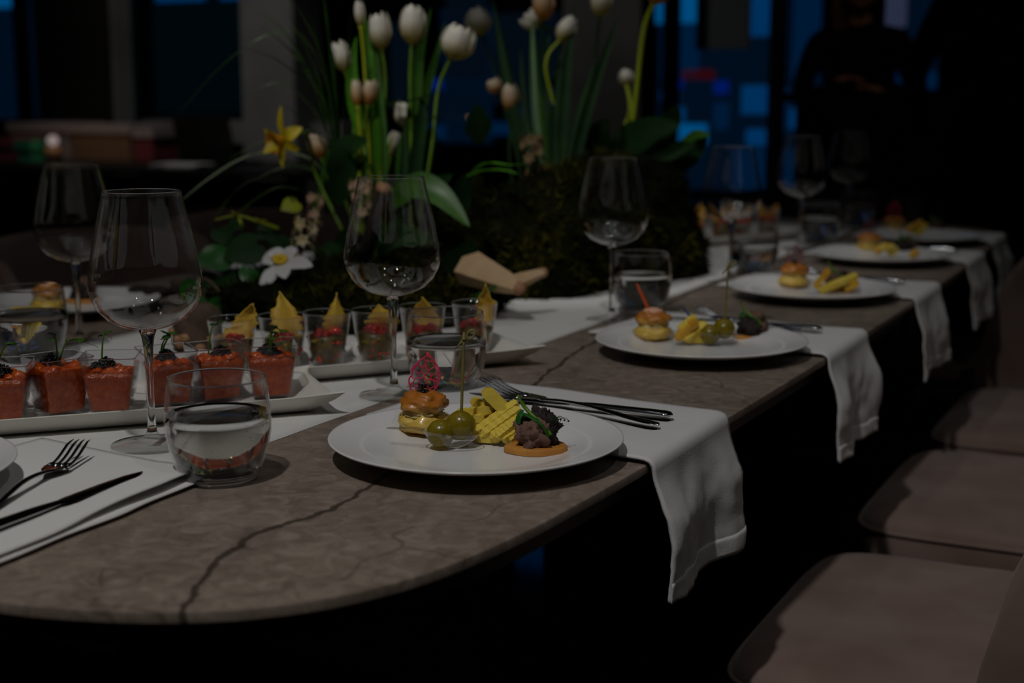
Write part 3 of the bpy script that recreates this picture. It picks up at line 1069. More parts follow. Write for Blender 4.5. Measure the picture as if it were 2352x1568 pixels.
def make_tumbler(level, name='water_tumbler'):
    w = thing(name, 'x', 'glass')
    MB().lathe([p for p in TUM_O if p[1] > 0.0055] + [(0.0456, 0.0996)] + [p for p in TUM_I if p[1] > 0.0116], 80).build('glass_body', 'crystal', w)
    ring = [Vector((0.0455 * cos(2 * pi * k / 72), 0.0455 * sin(2 * pi * k / 72), 0.0992)) for k in range(73)]
    MB().tube(ring, 0.0009, 6, cap=False).build('rim', 'glass', w)
    MB().lathe([(0.0, 0.0), (0.030, 0.0), (0.0350, 0.0015), (0.0386, 0.0062), (0.0382, 0.0070), (0.030, 0.0078), (0.0, 0.0078)], 64).build('base', 'glass', w)
    pr = [(0.0, 0.0090), (0.020, 0.0093), (0.0342, 0.0112)]
    for r, z in reversed(TUM_I):
        if 0.0116 < z < level - 0.003:
            pr.append((r + 0.0003, z - 0.0001))
    rl = tabf([(z, r) for r, z in reversed(TUM_I) if z > 0.009], level)
    pr += [(rl + 0.0003, level + 0.0008), (rl - 0.0010, level), (0.0, level - 0.0002)]
    MB().lathe(pr, 80).build('water', 'water', w)
    return w


tum0 = make_tumbler(0.064)
TG = [(-0.842, 1.060, 'nearest water tumbler with bubbles, on the bare stone'), (-0.848, 1.518, 'water tumbler behind the pick and olives'),
      (-0.862, 2.215, 'water tumbler behind the carrot stick choux, beside a wine stem'), (-0.850, 2.815, 'blurred water tumbler with blue reflections behind the third plate'),
      (-0.880, 3.450, 'blurred tumbler behind the fourth plate'), (-0.906, 3.975, 'farthest tumbler below the black counter'),
      (-1.457, 1.435, 'water tumbler at the left frame edge, yellow food seen through it')]
for i, (x, y, lab) in enumerate(TG):
    o = tum0 if i == 0 else copy_tree(tum0)
    o.location = (x, y, TZ + (0.0035 if RX0 + 0.02 < x < RX1 + 0.03 and y < RY1 else 0.0003))
    tag(o, lab, 'tumbler', 'water tumblers')
# bubbles rising in the nearest tumbler
rng = random.Random(5)
b = MB()
for k in range(170):
    a, rr, z = rng.uniform(0, 2 * pi), 0.040 * sqrt(rng.random()), rng.uniform(0.014, 0.058)
    rr = min(rr, tabf([(zz, r) for r, zz in reversed(TUM_I) if zz > 0.009], z) - 0.004)
    b.blob((rr * cos(a), rr * sin(a), z), rng.uniform(0.00022, 0.00045), nu=6, nv=4)
thin_glass('bubble', (1, 1, 1), base=0.5)
o = b.build('bubbles', 'bubble', tum0)
o['kind'] = 'stuff'

# ------------------------------------------------------------------ cutlery


def place(o, p, q, z):
    """lay a piece modelled along +X from 0 so that it runs from p to q"""
    o.location = (p.x, p.y, z)
    d = q - p
    o.rotation_euler = (0, 0, atan2(d.y, d.x))


def make_fork(L=0.20):
    """tines at x=0, handle end at x=L"""
    f = thing('table_fork', 'x', 'fork')

    def zc(x):
        return 0.003 + 0.017 * exp(-((x - 0.0) / 0.030) ** 2) * 0.9 + 0.006 * exp(-((x - 0.115) / 0.05) ** 2)
    for k in range(4):
        y = (k - 1.5) * 0.0062
        pts = [(x, y * (1 - 0.08 * (x < 0.01)), zc(x)) for x in [0.0, 0.006, 0.013, 0.02, 0.027, 0.034, 0.041, 0.048, 0.054]]
        MB().tube(pts, [0.0005, 0.0011] + [0.0016] * 5 + [0.0020, 0.0030], 8, flat=0.75).build('tine', 'steel', f)

    def body(u, v):
        x = lerp(0.046, L, u)
        w = tabf([(0.046, 0.0112), (0.058, 0.0118), (0.070, 0.0085), (0.080, 0.0040), (0.095, 0.0030), (0.13, 0.0036), (0.17, 0.0062), (0.19, 0.0072), (0.197, 0.0058), (0.20, 0.0010)], x * 0.2 / L)
        t = tabf([(0.046, 0.0010), (0.07, 0.0012), (0.09, 0.0018), (0.2, 0.0012)], x)
        a = 2 * pi * v
        return Vector((x, w * cos(a), zc(x) + t * sin(a) + 0.0015 * (cos(a) ** 2) * (x < 0.075)))
    MB().grid(body, 48, 17).build('handle', 'steel', f)
    return f


def make_knife(L=0.225):
    """blade tip at x=0, handle end at x=L; lies on its side"""
    k = thing('table_knife', 'x', 'knife')
    hb = 0.115

    def blade(u, v):
        x = lerp(0.0, hb, u)
        w = tabf([(0, 0.0008), (0.008, 0.0050), (0.02, 0.0080), (0.05, 0.0098), (0.10, 0.0098), (0.115, 0.0070)], x)
        a = 2 * pi * v
        return Vector((x, -0.004 + w * cos(a) + 0.004 * (x / hb), 0.0030 + 0.0009 * sin(a)))
    MB().grid(blade, 30, 13).build('blade', 'steel', k)

    def handle(u, v):
        x = lerp(hb - 0.002, L, u)
        w = tabf([(0.113, 0.0055), (0.13, 0.0058), (0.2, 0.0078), (0.218, 0.0082), (0.2235, 0.0068), (0.225, 0.001)], x)
        t = tabf([(0.113, 0.0016), (0.14, 0.0032), (0.2, 0.0038), (0.22, 0.0036), (0.225, 0.0006)], x)
        a = 2 * pi * v
        return Vector((x, w * cos(a), 0.0040 + t * sin(a)))
    MB().grid(handle, 30, 17).build('handle', 'steel', k)
    return k


fork0, knife0 = make_fork(), make_knife()
# near end seat: fork tines up on the napkin, knife beside it
place(fork0, G(190, 1047, 0.762), G(0, 1168, 0.757), TZ + 0.0105)
d = G(0, 1168, 0.757) - G(190, 1047, 0.762)
tag(fork0, 'steel fork on the paper napkin at the near left', 'fork', 'forks')
place(knife0, G(335, 1100, 0.757), G(0, 1222, 0.757), TZ + 0.0105)
tag(knife0, 'steel knife beside the fork on the near left napkin', 'knife', 'knives')
CUT = ['nearest full plate', 'plate with the carrot stick', 'third plate along the edge', 'fourth plate along the edge']
for i in range(4):
    f, k = copy_tree(fork0), copy_tree(knife0)
    dy = PY[i] - PY[0]
    p0, p1 = Vector((-0.823, 1.556 + dy, 0)), Vector((-0.627, 1.445 + dy, 0))
    if i == 0:
        p1 = Vector((-0.527, 1.413, 0))
        p0 = p1 + (G(1110, 886, 0.765) - p1).normalized() * 0.0
        p0 = G(1105, 884, 0.768)
        dd = (p1 - p0)
        dd.z = 0
        p0.z = 0
        f.scale = (min(1.55, dd.length / 0.20), 1.15, 1.0)
    else:
        p0 = Vector((-0.745, 1.50 + dy, 0))
        p1 = Vector((-0.545, 1.43 + dy, 0))
    place(f, p0, p1, TZ + 0.0095)
    tag(f, 'steel fork on the linen napkin behind the ' + CUT[i], 'fork', 'forks')
    q1 = Vector((-0.529, 1.460 + dy, 0))
    q0 = q1 + Vector((-0.258, 0.010, 0))
    k.scale = (1.15, 1.1, 1.0)
    place(k, q0, q1, TZ + 0.0098)
    tag(k, 'steel knife with dark reflections on the napkin behind the ' + CUT[i], 'knife', 'knives')

# ------------------------------------------------------------------ food on the plates
ER, EF = Vector((_cy, _sy, 0)), Vector((-_sy, _cy, 0))      # room directions across and along the line of sight


def AF(u, v, fwd):
    """point of the ray at the forward distance fwd"""
    d = ray(u, v)
    return Vector((0, 0, CAM_Z)) + d * (fwd / d.dot(EF))


def caviar(c, r, h, n, seed, size=0.0016):
    g = random.Random(seed)
    b = MB()
    for k in range(n):
        a, q = g.uniform(0, 2 * pi), sqrt(g.random())
        b.blob((c[0] + r * q * cos(a), c[1] + r * q * sin(a), c[2] + h * (1 - q * q) * g.uniform(0.3, 1)), size * g.uniform(0.85, 1.15), nu=7, nv=5)
    return b


def lace(width, height, cell, seed):
    """coral lace leaf standing in the local XZ plane"""
    g = random.Random(seed)

    def half(t):        # half widths left and right at height t
        l = 0.5 * width * (sin(pi * min(1, (t + 0.16) / 1.10)) ** 0.65 if t < 0.94 else 0.25)
        r = 0.5 * width * (sin(pi * min(1, (t + 0.10) / 1.14)) ** 0.75 if t < 0.94 else 0.25)
        l *= 1.0 - 0.18 * exp(-((t - 0.45) / 0.07) ** 2)
        return l, r
    b = MB()
    out = []
    for k in range(25):
        t = k / 24
        out.append(Vector((half(t)[1] * (1 - t ** 6), 0, t * height)))
    for k in range(24, -1, -1):
        t = k / 24
        out.append(Vector((-half(t)[0] * (1 - t ** 6), 0, t * height)))
    b.tube(out + [out[0]], 0.00085, 5, cap=False)
    pts = {}
    a = cell
    rows = int(height / (a * 1.5)) + 2
    cols = int(width / (a * 1.732)) + 3

    def P(i, j, k):
        key = (i, j, k)
        if key not in pts:
            x = (i - cols / 2 + (0.5 if j % 2 else 0)) * a * 1.732
            z = j * a * 1.5 + (0.5 * a if k else -0.5 * a)
            pts[key] = Vector((x + g.uniform(-.38, .38) * a, g.uniform(-.0006, .0006), z + g.uniform(-.38, .38) * a))
        return pts[key]

    def inside(p):
        t = p.z / height
        if t <= 0 or t >= 0.97:
            return False
        l, r = half(t)
        s = 1 - t ** 6
        return -l * s <= p.x <= r * s
    for j in range(rows):
        for i in range(cols):
            up, dn = P(i, j, 1), P(i, j, 0)
            segs = [(up, dn)]
            di = 0 if j % 2 == 0 else 1
            for q in (P(i - 1 + di, j + 1, 0), P(i + di, j + 1, 0)):
                segs.append((up, q))
            for p, q in segs:
                ip, iq = inside(p), inside(q)
                if not ip and not iq:
                    continue
                if ip != iq:
                    a0, b0 = (p, q) if ip else (q, p)
                    for _ in range(6):
                        m = (a0 + b0) / 2
                        if inside(m):
                            a0 = m
                        else:
                            b0 = m
                    p, q = ((p if ip else q), b0)
                b.tube([p, q], g.uniform(0.0005, 0.0008), 5, cap=False)
    return b


def choux(loc, label, seed, topping='lace', s=1.0, tint='tuile', tall=1.0):
    t = thing('choux_bun', label, 'choux bun', loc, group='choux buns')
    M = None
    MB().blob((0, 0, 0.0125), (0.0275, 0.0275, 0.0135), 0.18, 2.2, seed, 40, 24, None, 0.07).build('lower_half', 'choux_base', t)
    MB().blob((0, 0, 0.0225), (0.0220, 0.0220, 0.0085), 0.30, 3.5, seed + 2, 30, 14).build('filling', 'cream_filling', t)
    MB().blob((0.001, 0, 0.0330), (0.0258, 0.0258, 0.0128), 0.24, 2.2, seed + 7, 40, 24, None, 0.07).build('cap', 'choux_top', t)
    if topping == 'lace':
        o = caviar((0.0, 0.0, 0.0425), 0.0085, 0.0045, 60, int(seed * 10)).build('caviar', 'caviar', t)
        o['kind'] = 'stuff'
        fr = MB()
        g = random.Random(int(seed * 7))
        for k in range(7):
            a = 2 * pi * k / 7
            d = ER * cos(a) + EF * sin(a)
            c = Vector((0, 0, 0.047))
            p1 = c + d * 0.0045 + Vector((0, 0, 0.003 + 0.002 * g.random()))
            sd = Vector((-d.y, d.x, 0)) * 0.0016
            fr.add([c, p1 + sd, p1 + d * 0.0018 + Vector((0, 0, 0.0015)), p1 - sd, p1 - Vector((0, 0, 0.0008))], [(0, 1, 2), (0, 2, 3), (0, 4, 1), (0, 3, 4), (1, 4, 2), (4, 3, 2)])
        fr.build('black_leaf', 'caviar', t)
        b = lace(0.0330, 0.046 * tall, 0.0044, int(seed * 3) + 1)
        R = Matrix((tuple(ER), tuple(EF), (0, 0, 1))).transposed() @ Matrix.Rotation(radians(8), 3, 'Y') @ Matrix.Rotation(radians(-6), 3, 'X')
        b.v = [R @ p + EF * 0.006 - ER * 0.001 + Vector((0, 0, 0.0395)) for p in b.v]
        b.build('lace_tuile', tint, t)
    elif topping == 'carrot':
        MB().blob((0, 0, 0.0435), (0.0150, 0.0150, 0.0048), 0.2, 3, seed, 20, 8).build('cream', 'salmon_cream', t)
        p0, p1 = Vector((0, 0, 0.042)) - ER * 0.004, Vector((0, 0, 0.084)) - ER * 0.024 + EF * 0.003
        MB().tube([p0.lerp(p1, k / 5) for k in range(6)], [0.0036, 0.0037, 0.0036, 0.0034, 0.0030, 0.0012], 8, flat=0.6).build('carrot_stick', 'carrot', t)
    else:
        MB().blob((0, 0, 0.0435), (0.0130, 0.0130, 0.0050), 0.3, 3, seed, 18, 8).build('cream', 'salmon_cream', t)
    t.scale = (s, s, s)
    return t


def fry(p, q, w, h, crinkle, m, label, group, seed=0.0, roll=0.0):
    """potato stick between two points"""
    p, q = Vector(p), Vector(q)
    d = q - p
    L = d.length
    t = d.normalized()
    a = t.cross(Vector((0, 0, 1)))
    a = a.normalized() if a.length > 1e-4 else Vector((1, 0, 0))
    a = Matrix.Rotation(roll, 3, t) @ a
    b = a.cross(t) * -1
    n = 34 if crinkle else 14
    cs = [(-1, -1), (0, -1.04), (1, -1), (1.04, 0), (1, 1), (0, 1.04), (-1, 1), (-1.04, 0)]
    vs = []
    for i in range(n + 1):
        x = i / n
        c = p + d * x
        tap = min(1.0, 0.55 + 4 * min(x, 1 - x))
        k = 1.0 + (0.09 * sin(i * 1.15 + seed) if crinkle else 0.05 * noise.noise(Vector((x * 4, seed, 0))))
        for ca, cb in cs:
            vs.append(c + a * (ca * w * 0.5 * tap) + b * (cb * h * 0.5 * k * tap))
    fs = []
    for i in range(n):
        for k in range(8):
            j = (k + 1) % 8
            fs.append((i * 8 + k, i * 8 + j, (i + 1) * 8 + j, (i + 1) * 8 + k))
    fs += [tuple(range(7, -1, -1)), tuple(n * 8 + k for k in range(8))]
    o = MB().add(vs, fs).build('potato_fry', m, None, True, tuple(p), sharp=50)
    tag(o, label, 'fry', group)
    return o


def olive_set(off, seed, lab, pick=True, pick_top=None):
    """clear tasting spoon with two olives; off = spoon bowl centre on the plate"""
    o = Vector(off)
    s = thing('tasting_spoon', 'clear plastic tasting spoon ' + lab, 'spoon', o, group='clear tasting spoons')

    def bowl(u, v):
        a = 2 * pi * u
        r = v
        x, y = cos(a) * 0.030 * r, sin(a) * 0.0195 * r
        z = 0.0012 + 0.0150 * r ** 2.6 + (0.004 * smooth01(-cos(a) * 0.5 + 0.5) * r ** 3)
        p = ER * x + EF * y
        return Vector((p.x, p.y, z))
    bw = MB().grid(bowl, 40, 12, True).build('bowl', 'spoon_plastic', s)
    MB().tube([bowl(k / 40, 1.0) for k in range(41)], 0.0005, 6, cap=False).build('rim', 'glass', bw)
    hp = catmull([ER * -0.028 + Vector((0, 0, 0.0190)), ER * -0.038 + Vector((0, 0, 0.0215)) + EF * 0.002, ER * -0.052 + Vector((0, 0, 0.0200)) + EF * 0.006,
                  ER * -0.066 + Vector((0, 0, 0.0200)) + EF * 0.008], 6)
    MB().tube(hp, [0.0075 - 0.0002 * i for i in range(len(hp))], 10, flat=0.14, ref=(0, 0, 1)).build('handle', 'spoon_plastic', s)
    oa = o - ER * 0.0110 - EF * 0.002 + Vector((0, 0, 0.0165))
    ob_ = o + ER * 0.0095 + EF * 0.005 + Vector((0, 0, 0.0235))
    M1 = Matrix.Rotation(0.25, 3, 'Y')
    for c, r, nm, tt in ((oa, (0.0140, 0.0140, 0.0145), 'nearer green olive in the tasting spoon ', 0), (ob_, (0.0160, 0.0152, 0.0152), 'green olive pierced by the pick in the spoon ', 1)):
        ov = thing('green_olive', nm + lab, 'olive', c, group='green olives')
        MB().blob((0, 0, 0), r, 0.05, 1.5, seed + tt, 26, 16).build('flesh', 'olive', ov)
        if tt == 0:
            h = (ER * 0.25 - EF * 0.93 + Vector((0, 0, 0.12))).normalized() * 0.0135
            MB().blob(h, 0.0018, nu=10, nv=6).build('pit_hole', 'olive_pit', ov)
    if pick:
        p0 = ob_ - Vector((0, 0, 0.010))
        L = 0.106
        p1 = p0 + Vector((0, 0, L)) + ER * 0.004
        pk = thing('bamboo_pick', 'knotted bamboo pick standing in the olive ' + lab, 'pick', p0, group='bamboo picks')
        MB().tube([p0.lerp(p1, k / 8) for k in range(9)], [0.0012] + [0.0016] * 7 + [0.0013], 8).build('shaft', 'bamboo', pk, True, tuple(p0))
        loop = []
        for k in range(21):
            a = 2 * pi * k / 20
            q = ER * (0.0035 + 0.0065 * (1 - cos(a)) * 0.5 + 0.0 * sin(a)) + Vector((0, 0, 0.004 + 0.008 * (1 - cos(a)) * 0.5)) + (ER * -0.6 + Vector((0, 0, 0.5))) * (0.0042 * sin(a))
            loop.append(p1 + q + Vector((0, 0, -0.010)))
        MB().tube(loop, 0.0008, 6, cap=False, flat=1.6).build('knot_loop', 'bamboo', pk, True, tuple(p0))
        knot = [p1 + Vector((0, 0, -0.008)) + ER * (0.0022 * cos(a * 2.1)) + EF * (0.0022 * sin(a * 2.1)) + Vector((0, 0, 0.0006 * a)) for a in [k * 0.4 for k in range(12)]]
        MB().tube(knot, 0.0008, 6).tube([p1 + Vector((0, 0, -0.006)), p1 + ER * -0.006 + Vector((0, 0, -0.014)), p1 + ER * -0.009 + Vector((0, 0, -0.017))], [0.0014, 0.0012, 0.0006], 6).build('knot', 'bamboo', pk, True, tuple(p0))
    return s


def cracker_bite(loc, seed, label, s=1.0, greens=True, dark_front=False):
    t = thing('cracker_canape', label, 'canape', loc, group='pate crackers')
    pl = []
    for k in range(36):
        a = 2 * pi * k / 36
        r = 1.04 + 0.05 * cos(5 * a + seed) + 0.03 * noise.noise(Vector((cos(a) * 2, sin(a) * 2, seed)))
        p = ER * (0.0305 * r * cos(a)) + EF * (0.0225 * r * sin(a))
        pl.append((p.x, p.y))
    MB().poly(pl, 0.0005, 0.0074, 0.0026).build('cracker', 'cracker', t, True, sharp=50)
    m1, m2 = ('pate_dark', 'pate') if dark_front else ('pate', 'pate_dark')
    c1 = ER * -0.004 - EF * 0.005 + Vector((0, 0, 0.0185))
    b = MB()
    b.blob(c1, (0.0175, 0.0145, 0.0170), 0.5, 2.1, seed, 48, 30, None, 0.22)
    b.build('pate', m1, t, True)
    c2 = ER * 0.004 + EF * 0.004 + Vector((0, 0, 0.0210))
    MB().blob(c2, (0.0195, 0.0130, 0.0200), 0.45, 2.4, seed + 4, 48, 30, None, 0.30).build('dark_crust', m2, t)
    g = random.Random(int(seed * 10))
    if greens:
        st = catmull([ER * -0.019 + Vector((0, 0, 0.058)), ER * -0.012 + Vector((0, 0, 0.046)), ER * -0.002 - EF * 0.008 + Vector((0, 0, 0.037)), ER * 0.008 - EF * 0.012 + Vector((0, 0, 0.030)),
                      ER * 0.014 - EF * 0.013 + Vector((0, 0, 0.020))], 5)
        MB().tube(st, [0.0014] * 4 + [0.0021] * (len(st) - 4), 7).build('stem', 'chive', t)
        lf = catmull([ER * -0.016 + EF * 0.0 + Vector((0, 0, 0.040)), ER * -0.006 - EF * 0.009 + Vector((0, 0, 0.038)), ER * 0.006 - EF * 0.014 + Vector((0, 0, 0.031)), ER * 0.012 - EF * 0.016 + Vector((0, 0, 0.018))], 5)
        MB().tube(lf, [0.001 + 0.0036 * sin(pi * min(1, (i + 1) / (len(lf) + 1))) for i in range(len(lf))], 8, flat=0.25).build('leaf', 'herb', t)
        lf2 = catmull([ER * -0.014 + Vector((0, 0, 0.043)), ER * -0.018 - EF * 0.004 + Vector((0, 0, 0.036)), ER * -0.018 - EF * 0.006 + Vector((0, 0, 0.029))], 5)
        MB().tube(lf2, [0.001 + 0.0030 * sin(pi * (i + 1) / (len(lf2) + 1)) for i in range(len(lf2))], 8, flat=0.25).build('leaf', 'herb', t)
        for k in range(5):
            x0 = 0.006 + 0.004 * k
            c = [ER * x0 - EF * 0.010 + Vector((0, 0, 0.030)), ER * (x0 + 0.004) - EF * 0.012 + Vector((0, 0, 0.037 + 0.002 * g.random())),
                 ER * (x0 + 0.009) - EF * 0.010 + Vector((0, 0, 0.040 - 0.004 * k * 0.3)), ER * (x0 + 0.010) - EF * 0.009 + Vector((0, 0, 0.037 - 0.003 * k * 0.3))]
            tv = catmull(c, 5)
            MB().tube(tv, 0.00035, 5).blob(tv[-1], 0.0011, nu=7, nv=5).build('tendril', 'sprout_dark', t)
    t.scale = (s, s, s)
    return t


# --- nearest plate
P1 = Vector((PX[0], PY[0], 0))
choux(Vector((P1.x - 0.083, P1.y + 0.036, SZ + 0.0012)), 'choux bun with caviar and pink coral lace on the nearest plate', 1.3, 'lace')
olive_set(Vector((P1.x - 0.0245, P1.y - 0.008, SZ)), 3.0, 'on the nearest plate')
FR = [((1112, 893), (1178, 958), 1.452, 1.440, 0.012, 0.0105, 0, 'fry'), ((1083, 917), (1140, 948), 1.463, 1.456, 0.009, 0.009, 0, 'fry'),
      ((1044, 952), (1132, 938), 1.452, 1.452, 0.009, 0.009, 1, 'fry'), ((1030, 964), (1112, 960), 1.442, 1.445, 0.009, 0.0085, 1, 'fry'),
      ((1092, 950), (1152, 956), 1.458, 1.452, 0.009, 0.009, 0, 'fry_brown'), ((1080, 984), (1150, 955), 1.452, 1.450, 0.011, 0.008, 1, 'fry'),
      ((1086, 1000), (1188, 926), 1.438, 1.442, 0.0095, 0.0095, 1, 'fry'), ((1106, 1004), (1196, 938), 1.430, 1.436, 0.0095, 0.0095, 1, 'fry'),
      ((1128, 1008), (1200, 958), 1.424, 1.430, 0.0095, 0.0095, 1, 'fry'), ((1152, 1010), (1202, 980), 1.420, 1.424, 0.0095, 0.0085, 1, 'fry'),
      ((1094, 1007), (1150, 1012), 1.434, 1.430, 0.010, 0.007, 0, 'fry'), ((1098, 992), (1176, 940), 1.444, 1.448, 0.009, 0.008, 1, 'fry'),
      ((1140, 1006), (1190, 966), 1.418, 1.424, 0.008, 0.008, 1, 'fry'), ((1170, 1012), (1198, 992), 1.418, 1.420, 0.008, 0.007, 1, 'fry'), ((1150, 948), (1190, 925), 1.452, 1.450, 0.009, 0.008, 1, 'fry')]
for i, (a, b, f0, f1, w, h, cr, m) in enumerate(FR):
    p, q = AF(a[0], a[1], f0), AF(b[0], b[1], f1)
    p.z, q.z = max(p.z, SZ + 0.0055), max(q.z, SZ + 0.0055)
    lab = ('upright smooth fry sticking out of the top of the nearest fries' if i == 0 else 'dark brown fry in the middle of the nearest fries' if m == 'fry_brown'
           else 'yellow crinkle cut fry on the nearest plate' if cr else 'smooth yellow fry on the nearest plate')
    fry(p, q, w, h, cr, m, lab, 'fries on the nearest plate', i * 1.3, roll=0.5 if cr and i > 5 else 0.0)
cracker_bite(G(1232, 1036, SZ), 2.2, 'heart shaped cracker with brown pate and green shoot on the nearest plate')

# --- the other plates of the aisle side
def dress(i, name, bun, spoon, fries, crack, topping, tint='tuile', dark=False, pick=True, tall=1.0):
    if bun:
        choux(G(bun[0], bun[1], SZ), 'choux bun ' + {'lace': 'with tall lace ', 'carrot': 'with orange carrot stick ', 'plain': 'with cream '}[topping] + 'on the ' + name, 2.0 + i * 1.7, topping, 1.0, tint, tall)
    if spoon:
        olive_set(G(spoon[0], spoon[1], SZ), 5.0 + i, 'on the ' + name, pick)
    if crack:
        cracker_bite(G(crack[0], crack[1], SZ), 3.1 + i * 2.3, 'dark pate cracker on the ' + name, 0.95, True, dark)
    g = random.Random(40 + i)
    for k, (u, v, u2, v2) in enumerate(fries):
        base = G(fries[0][4] if len(fries[0]) > 4 else u, 0, SZ) if False else None
        fwd = G(u, max(v, v2) if max(v, v2) > 0 else v, SZ + 0.006).dot(EF)
        fwd = min(fwd, FW[i])
        p, q = AF(u, v, FW[i] + g.uniform(-.01, .01)), AF(u2, v2, FW[i] + g.uniform(-.01, .01))
        p.z, q.z = max(p.z, SZ + 0.005), max(q.z, SZ + 0.005)
        fry(p, q, 0.013, 0.010, k % 2 == 0, 'fry' if k % 3 else 'fry_brown', 'yellow fry on the ' + name, 'fries on the ' + name, k + i * 9.0, 0.4)


FW = {1: 2.02, 2: 2.56, 3: 3.10, 4: 3.52, 6: 2.46}
dress(1, 'second plate', (1498, 781), (1648, 793), [(1552, 780, 1600, 735), (1572, 782, 1622, 742), (1560, 760, 1600, 728), (1600, 768, 1672, 752), (1590, 752, 1660, 762), (1570, 776, 1640, 776)],
      (1726, 778), 'carrot', dark=True)
dress(2, 'third plate', (1822, 660), None, [(1870, 660, 1905, 618), (1880, 668, 1950, 640), (1930, 650, 1970, 632), (1940, 664, 1972, 650)], (1922, 668), 'lace', 'tuile_dark', dark=False, tall=0.9)
dress(3, 'fourth plate', (1995, 580), None, [(2010, 580, 2040, 560), (2020, 572, 2055, 565), (2040, 585, 2062, 570), (2090, 590, 2110, 575)], (2080, 583), 'lace', 'tuile_dark', dark=True, tall=0.75)
dress(4, 'farthest plate', (2052, 536), None, [(2080, 530, 2120, 508), (2095, 535, 2130, 515), (2105, 540, 2125, 520)], (2150, 537), 'lace', 'tuile', dark=False, tall=1.0)
# blue glass stick leaning in the second plate's fries
a, b = AF(1568, 706, 2.06), AF(1586, 728, 2.04)
mat('blue_stick', (0.02, 0.05, 0.16), 0.3)
o = MB().tube([AF(1592, 768, 2.03), b, a], [0.003, 0.0034, 0.0028], 8, flat=0.5).build('cocktail_stick', 'blue_stick', None, True, tuple(AF(1592, 768, 2.03)))
tag(o, 'dark blue cocktail stick in the fries of the second plate', 'stick')

# --- far side plate at the left
choux(G(112, 716, SZ + 0.004), 'choux bun on the plate across the table by the left tumbler', 6.1, 'plain')
for k in range(5):
    fry(G(20 + 12 * k, 726, SZ + 0.008), G(44 + 12 * k, 708, SZ + 0.016 + 0.004 * k), 0.012, 0.010, k % 2, 'fry', 'yellow fry on the plate across the table', 'fries on the far side plate', k * 2.0)
cracker_bite(Vector((-1.76, 1.86, SZ)), 8.8, 'pate cracker on the plate across the table', 0.95, False, True)
choux(Vector((-1.72, 2.40, SZ)), 'choux bun on the farther plate across the table', 9.1, 'plain')

# ------------------------------------------------------------------ trays and small cups


def tray(A, heading, L, W, label):
    """porcelain platter; A = its near tip on the table, long side runs back along the heading"""
    h = radians(heading)
    d = Vector((-sin(h), -cos(h), 0))
    w = Vector((-cos(h), sin(h), 0))
    t = thing('serving_platter', label, 'platter', (A.x, A.y, TZ + 0.003), group='white platters')
    NS = 16
    out = []
    for (p, q) in (((0, 0), (1, 0)), ((1, 0), (1, 1)), ((1, 1), (0, 1)), ((0, 1), (0, 0))):
        for k in range(NS):
            f = k / NS
            out.append((lerp(p[0], q[0], f), lerp(p[1], q[1], f), min(f, 1 - f)))
    rings = [(0.030, 0.0), (0.024, 0.0015), (0.010, 0.0125), (0.0015, 0.0205), (0.0, 0.0222), (0.0018, 0.0230), (0.012, 0.0165), (0.028, 0.0065), (0.040, 0.0050)]
    vs, fs = [], []
    n = len(out)
    for ins, z in rings:
        for s_, w_, f in out:
            s, ww = lerp(ins, L - ins, s_), lerp(ins, W - ins, w_)
            k = exp(-(f / 0.06) ** 2)
            s += (0.010 * k if s_ > 0.5 else -0.010 * k) * (z > 0.01)
            ww += (0.006 * k if w_ > 0.5 else -0.006 * k) * (z > 0.01)
            p = d * s + w * ww
            vs.append((p.x, p.y, z + 0.004 * k * (z > 0.01)))
    for r in range(len(rings) - 1):
        for i in range(n):
            j = (i + 1) % n
            fs.append((r * n + i, r * n + j, (r + 1) * n + j, (r + 1) * n + i))
    fs.append(tuple(range(n - 1, -1, -1)))
    fs.append(tuple((len(rings) - 1) * n + i for i in range(n)))
    MB().add(vs, fs).build('platter_dish', 'porcelain_cream', t, True, sharp=60)

    def at(s, ww):
        p = Vector((A.x, A.y, 0)) + d * s + w * ww
        return Vector((p.x, p.y, TZ + 0.0081))
    return at


def sqring(r, z, k, n=6, rot=0.0):
    """rounded square ring of half width r"""
    pts = []
    for i in range(4 * n):
        a = 2 * pi * i / (4 * n) + pi / 4
        c, s = cos(a), sin(a)
        e = 0.16
        x, y = math.copysign(abs(c) ** e, c) * r, math.copysign(abs(s) ** e, s) * r
        pts.append(Vector((x * cos(rot) - y * sin(rot), x * sin(rot) + y * cos(rot), z)))
    return pts


def rings_mesh(rows, cap0=True, cap1=True):
    n = len(rows[0])
    vs = [p for r in rows for p in r]
    fs = []
    for k in range(len(rows) - 1):
        for i in range(n):
            j = (i + 1) % n
            fs.append((k * n + i, k * n + j, (k + 1) * n + j, (k + 1) * n + i))
    if cap0:
        fs.append(tuple(range(n - 1, -1, -1)))
    if cap1:
        fs.append(tuple((len(rows) - 1) * n + i for i in range(n)))
    return MB().add(vs, fs)


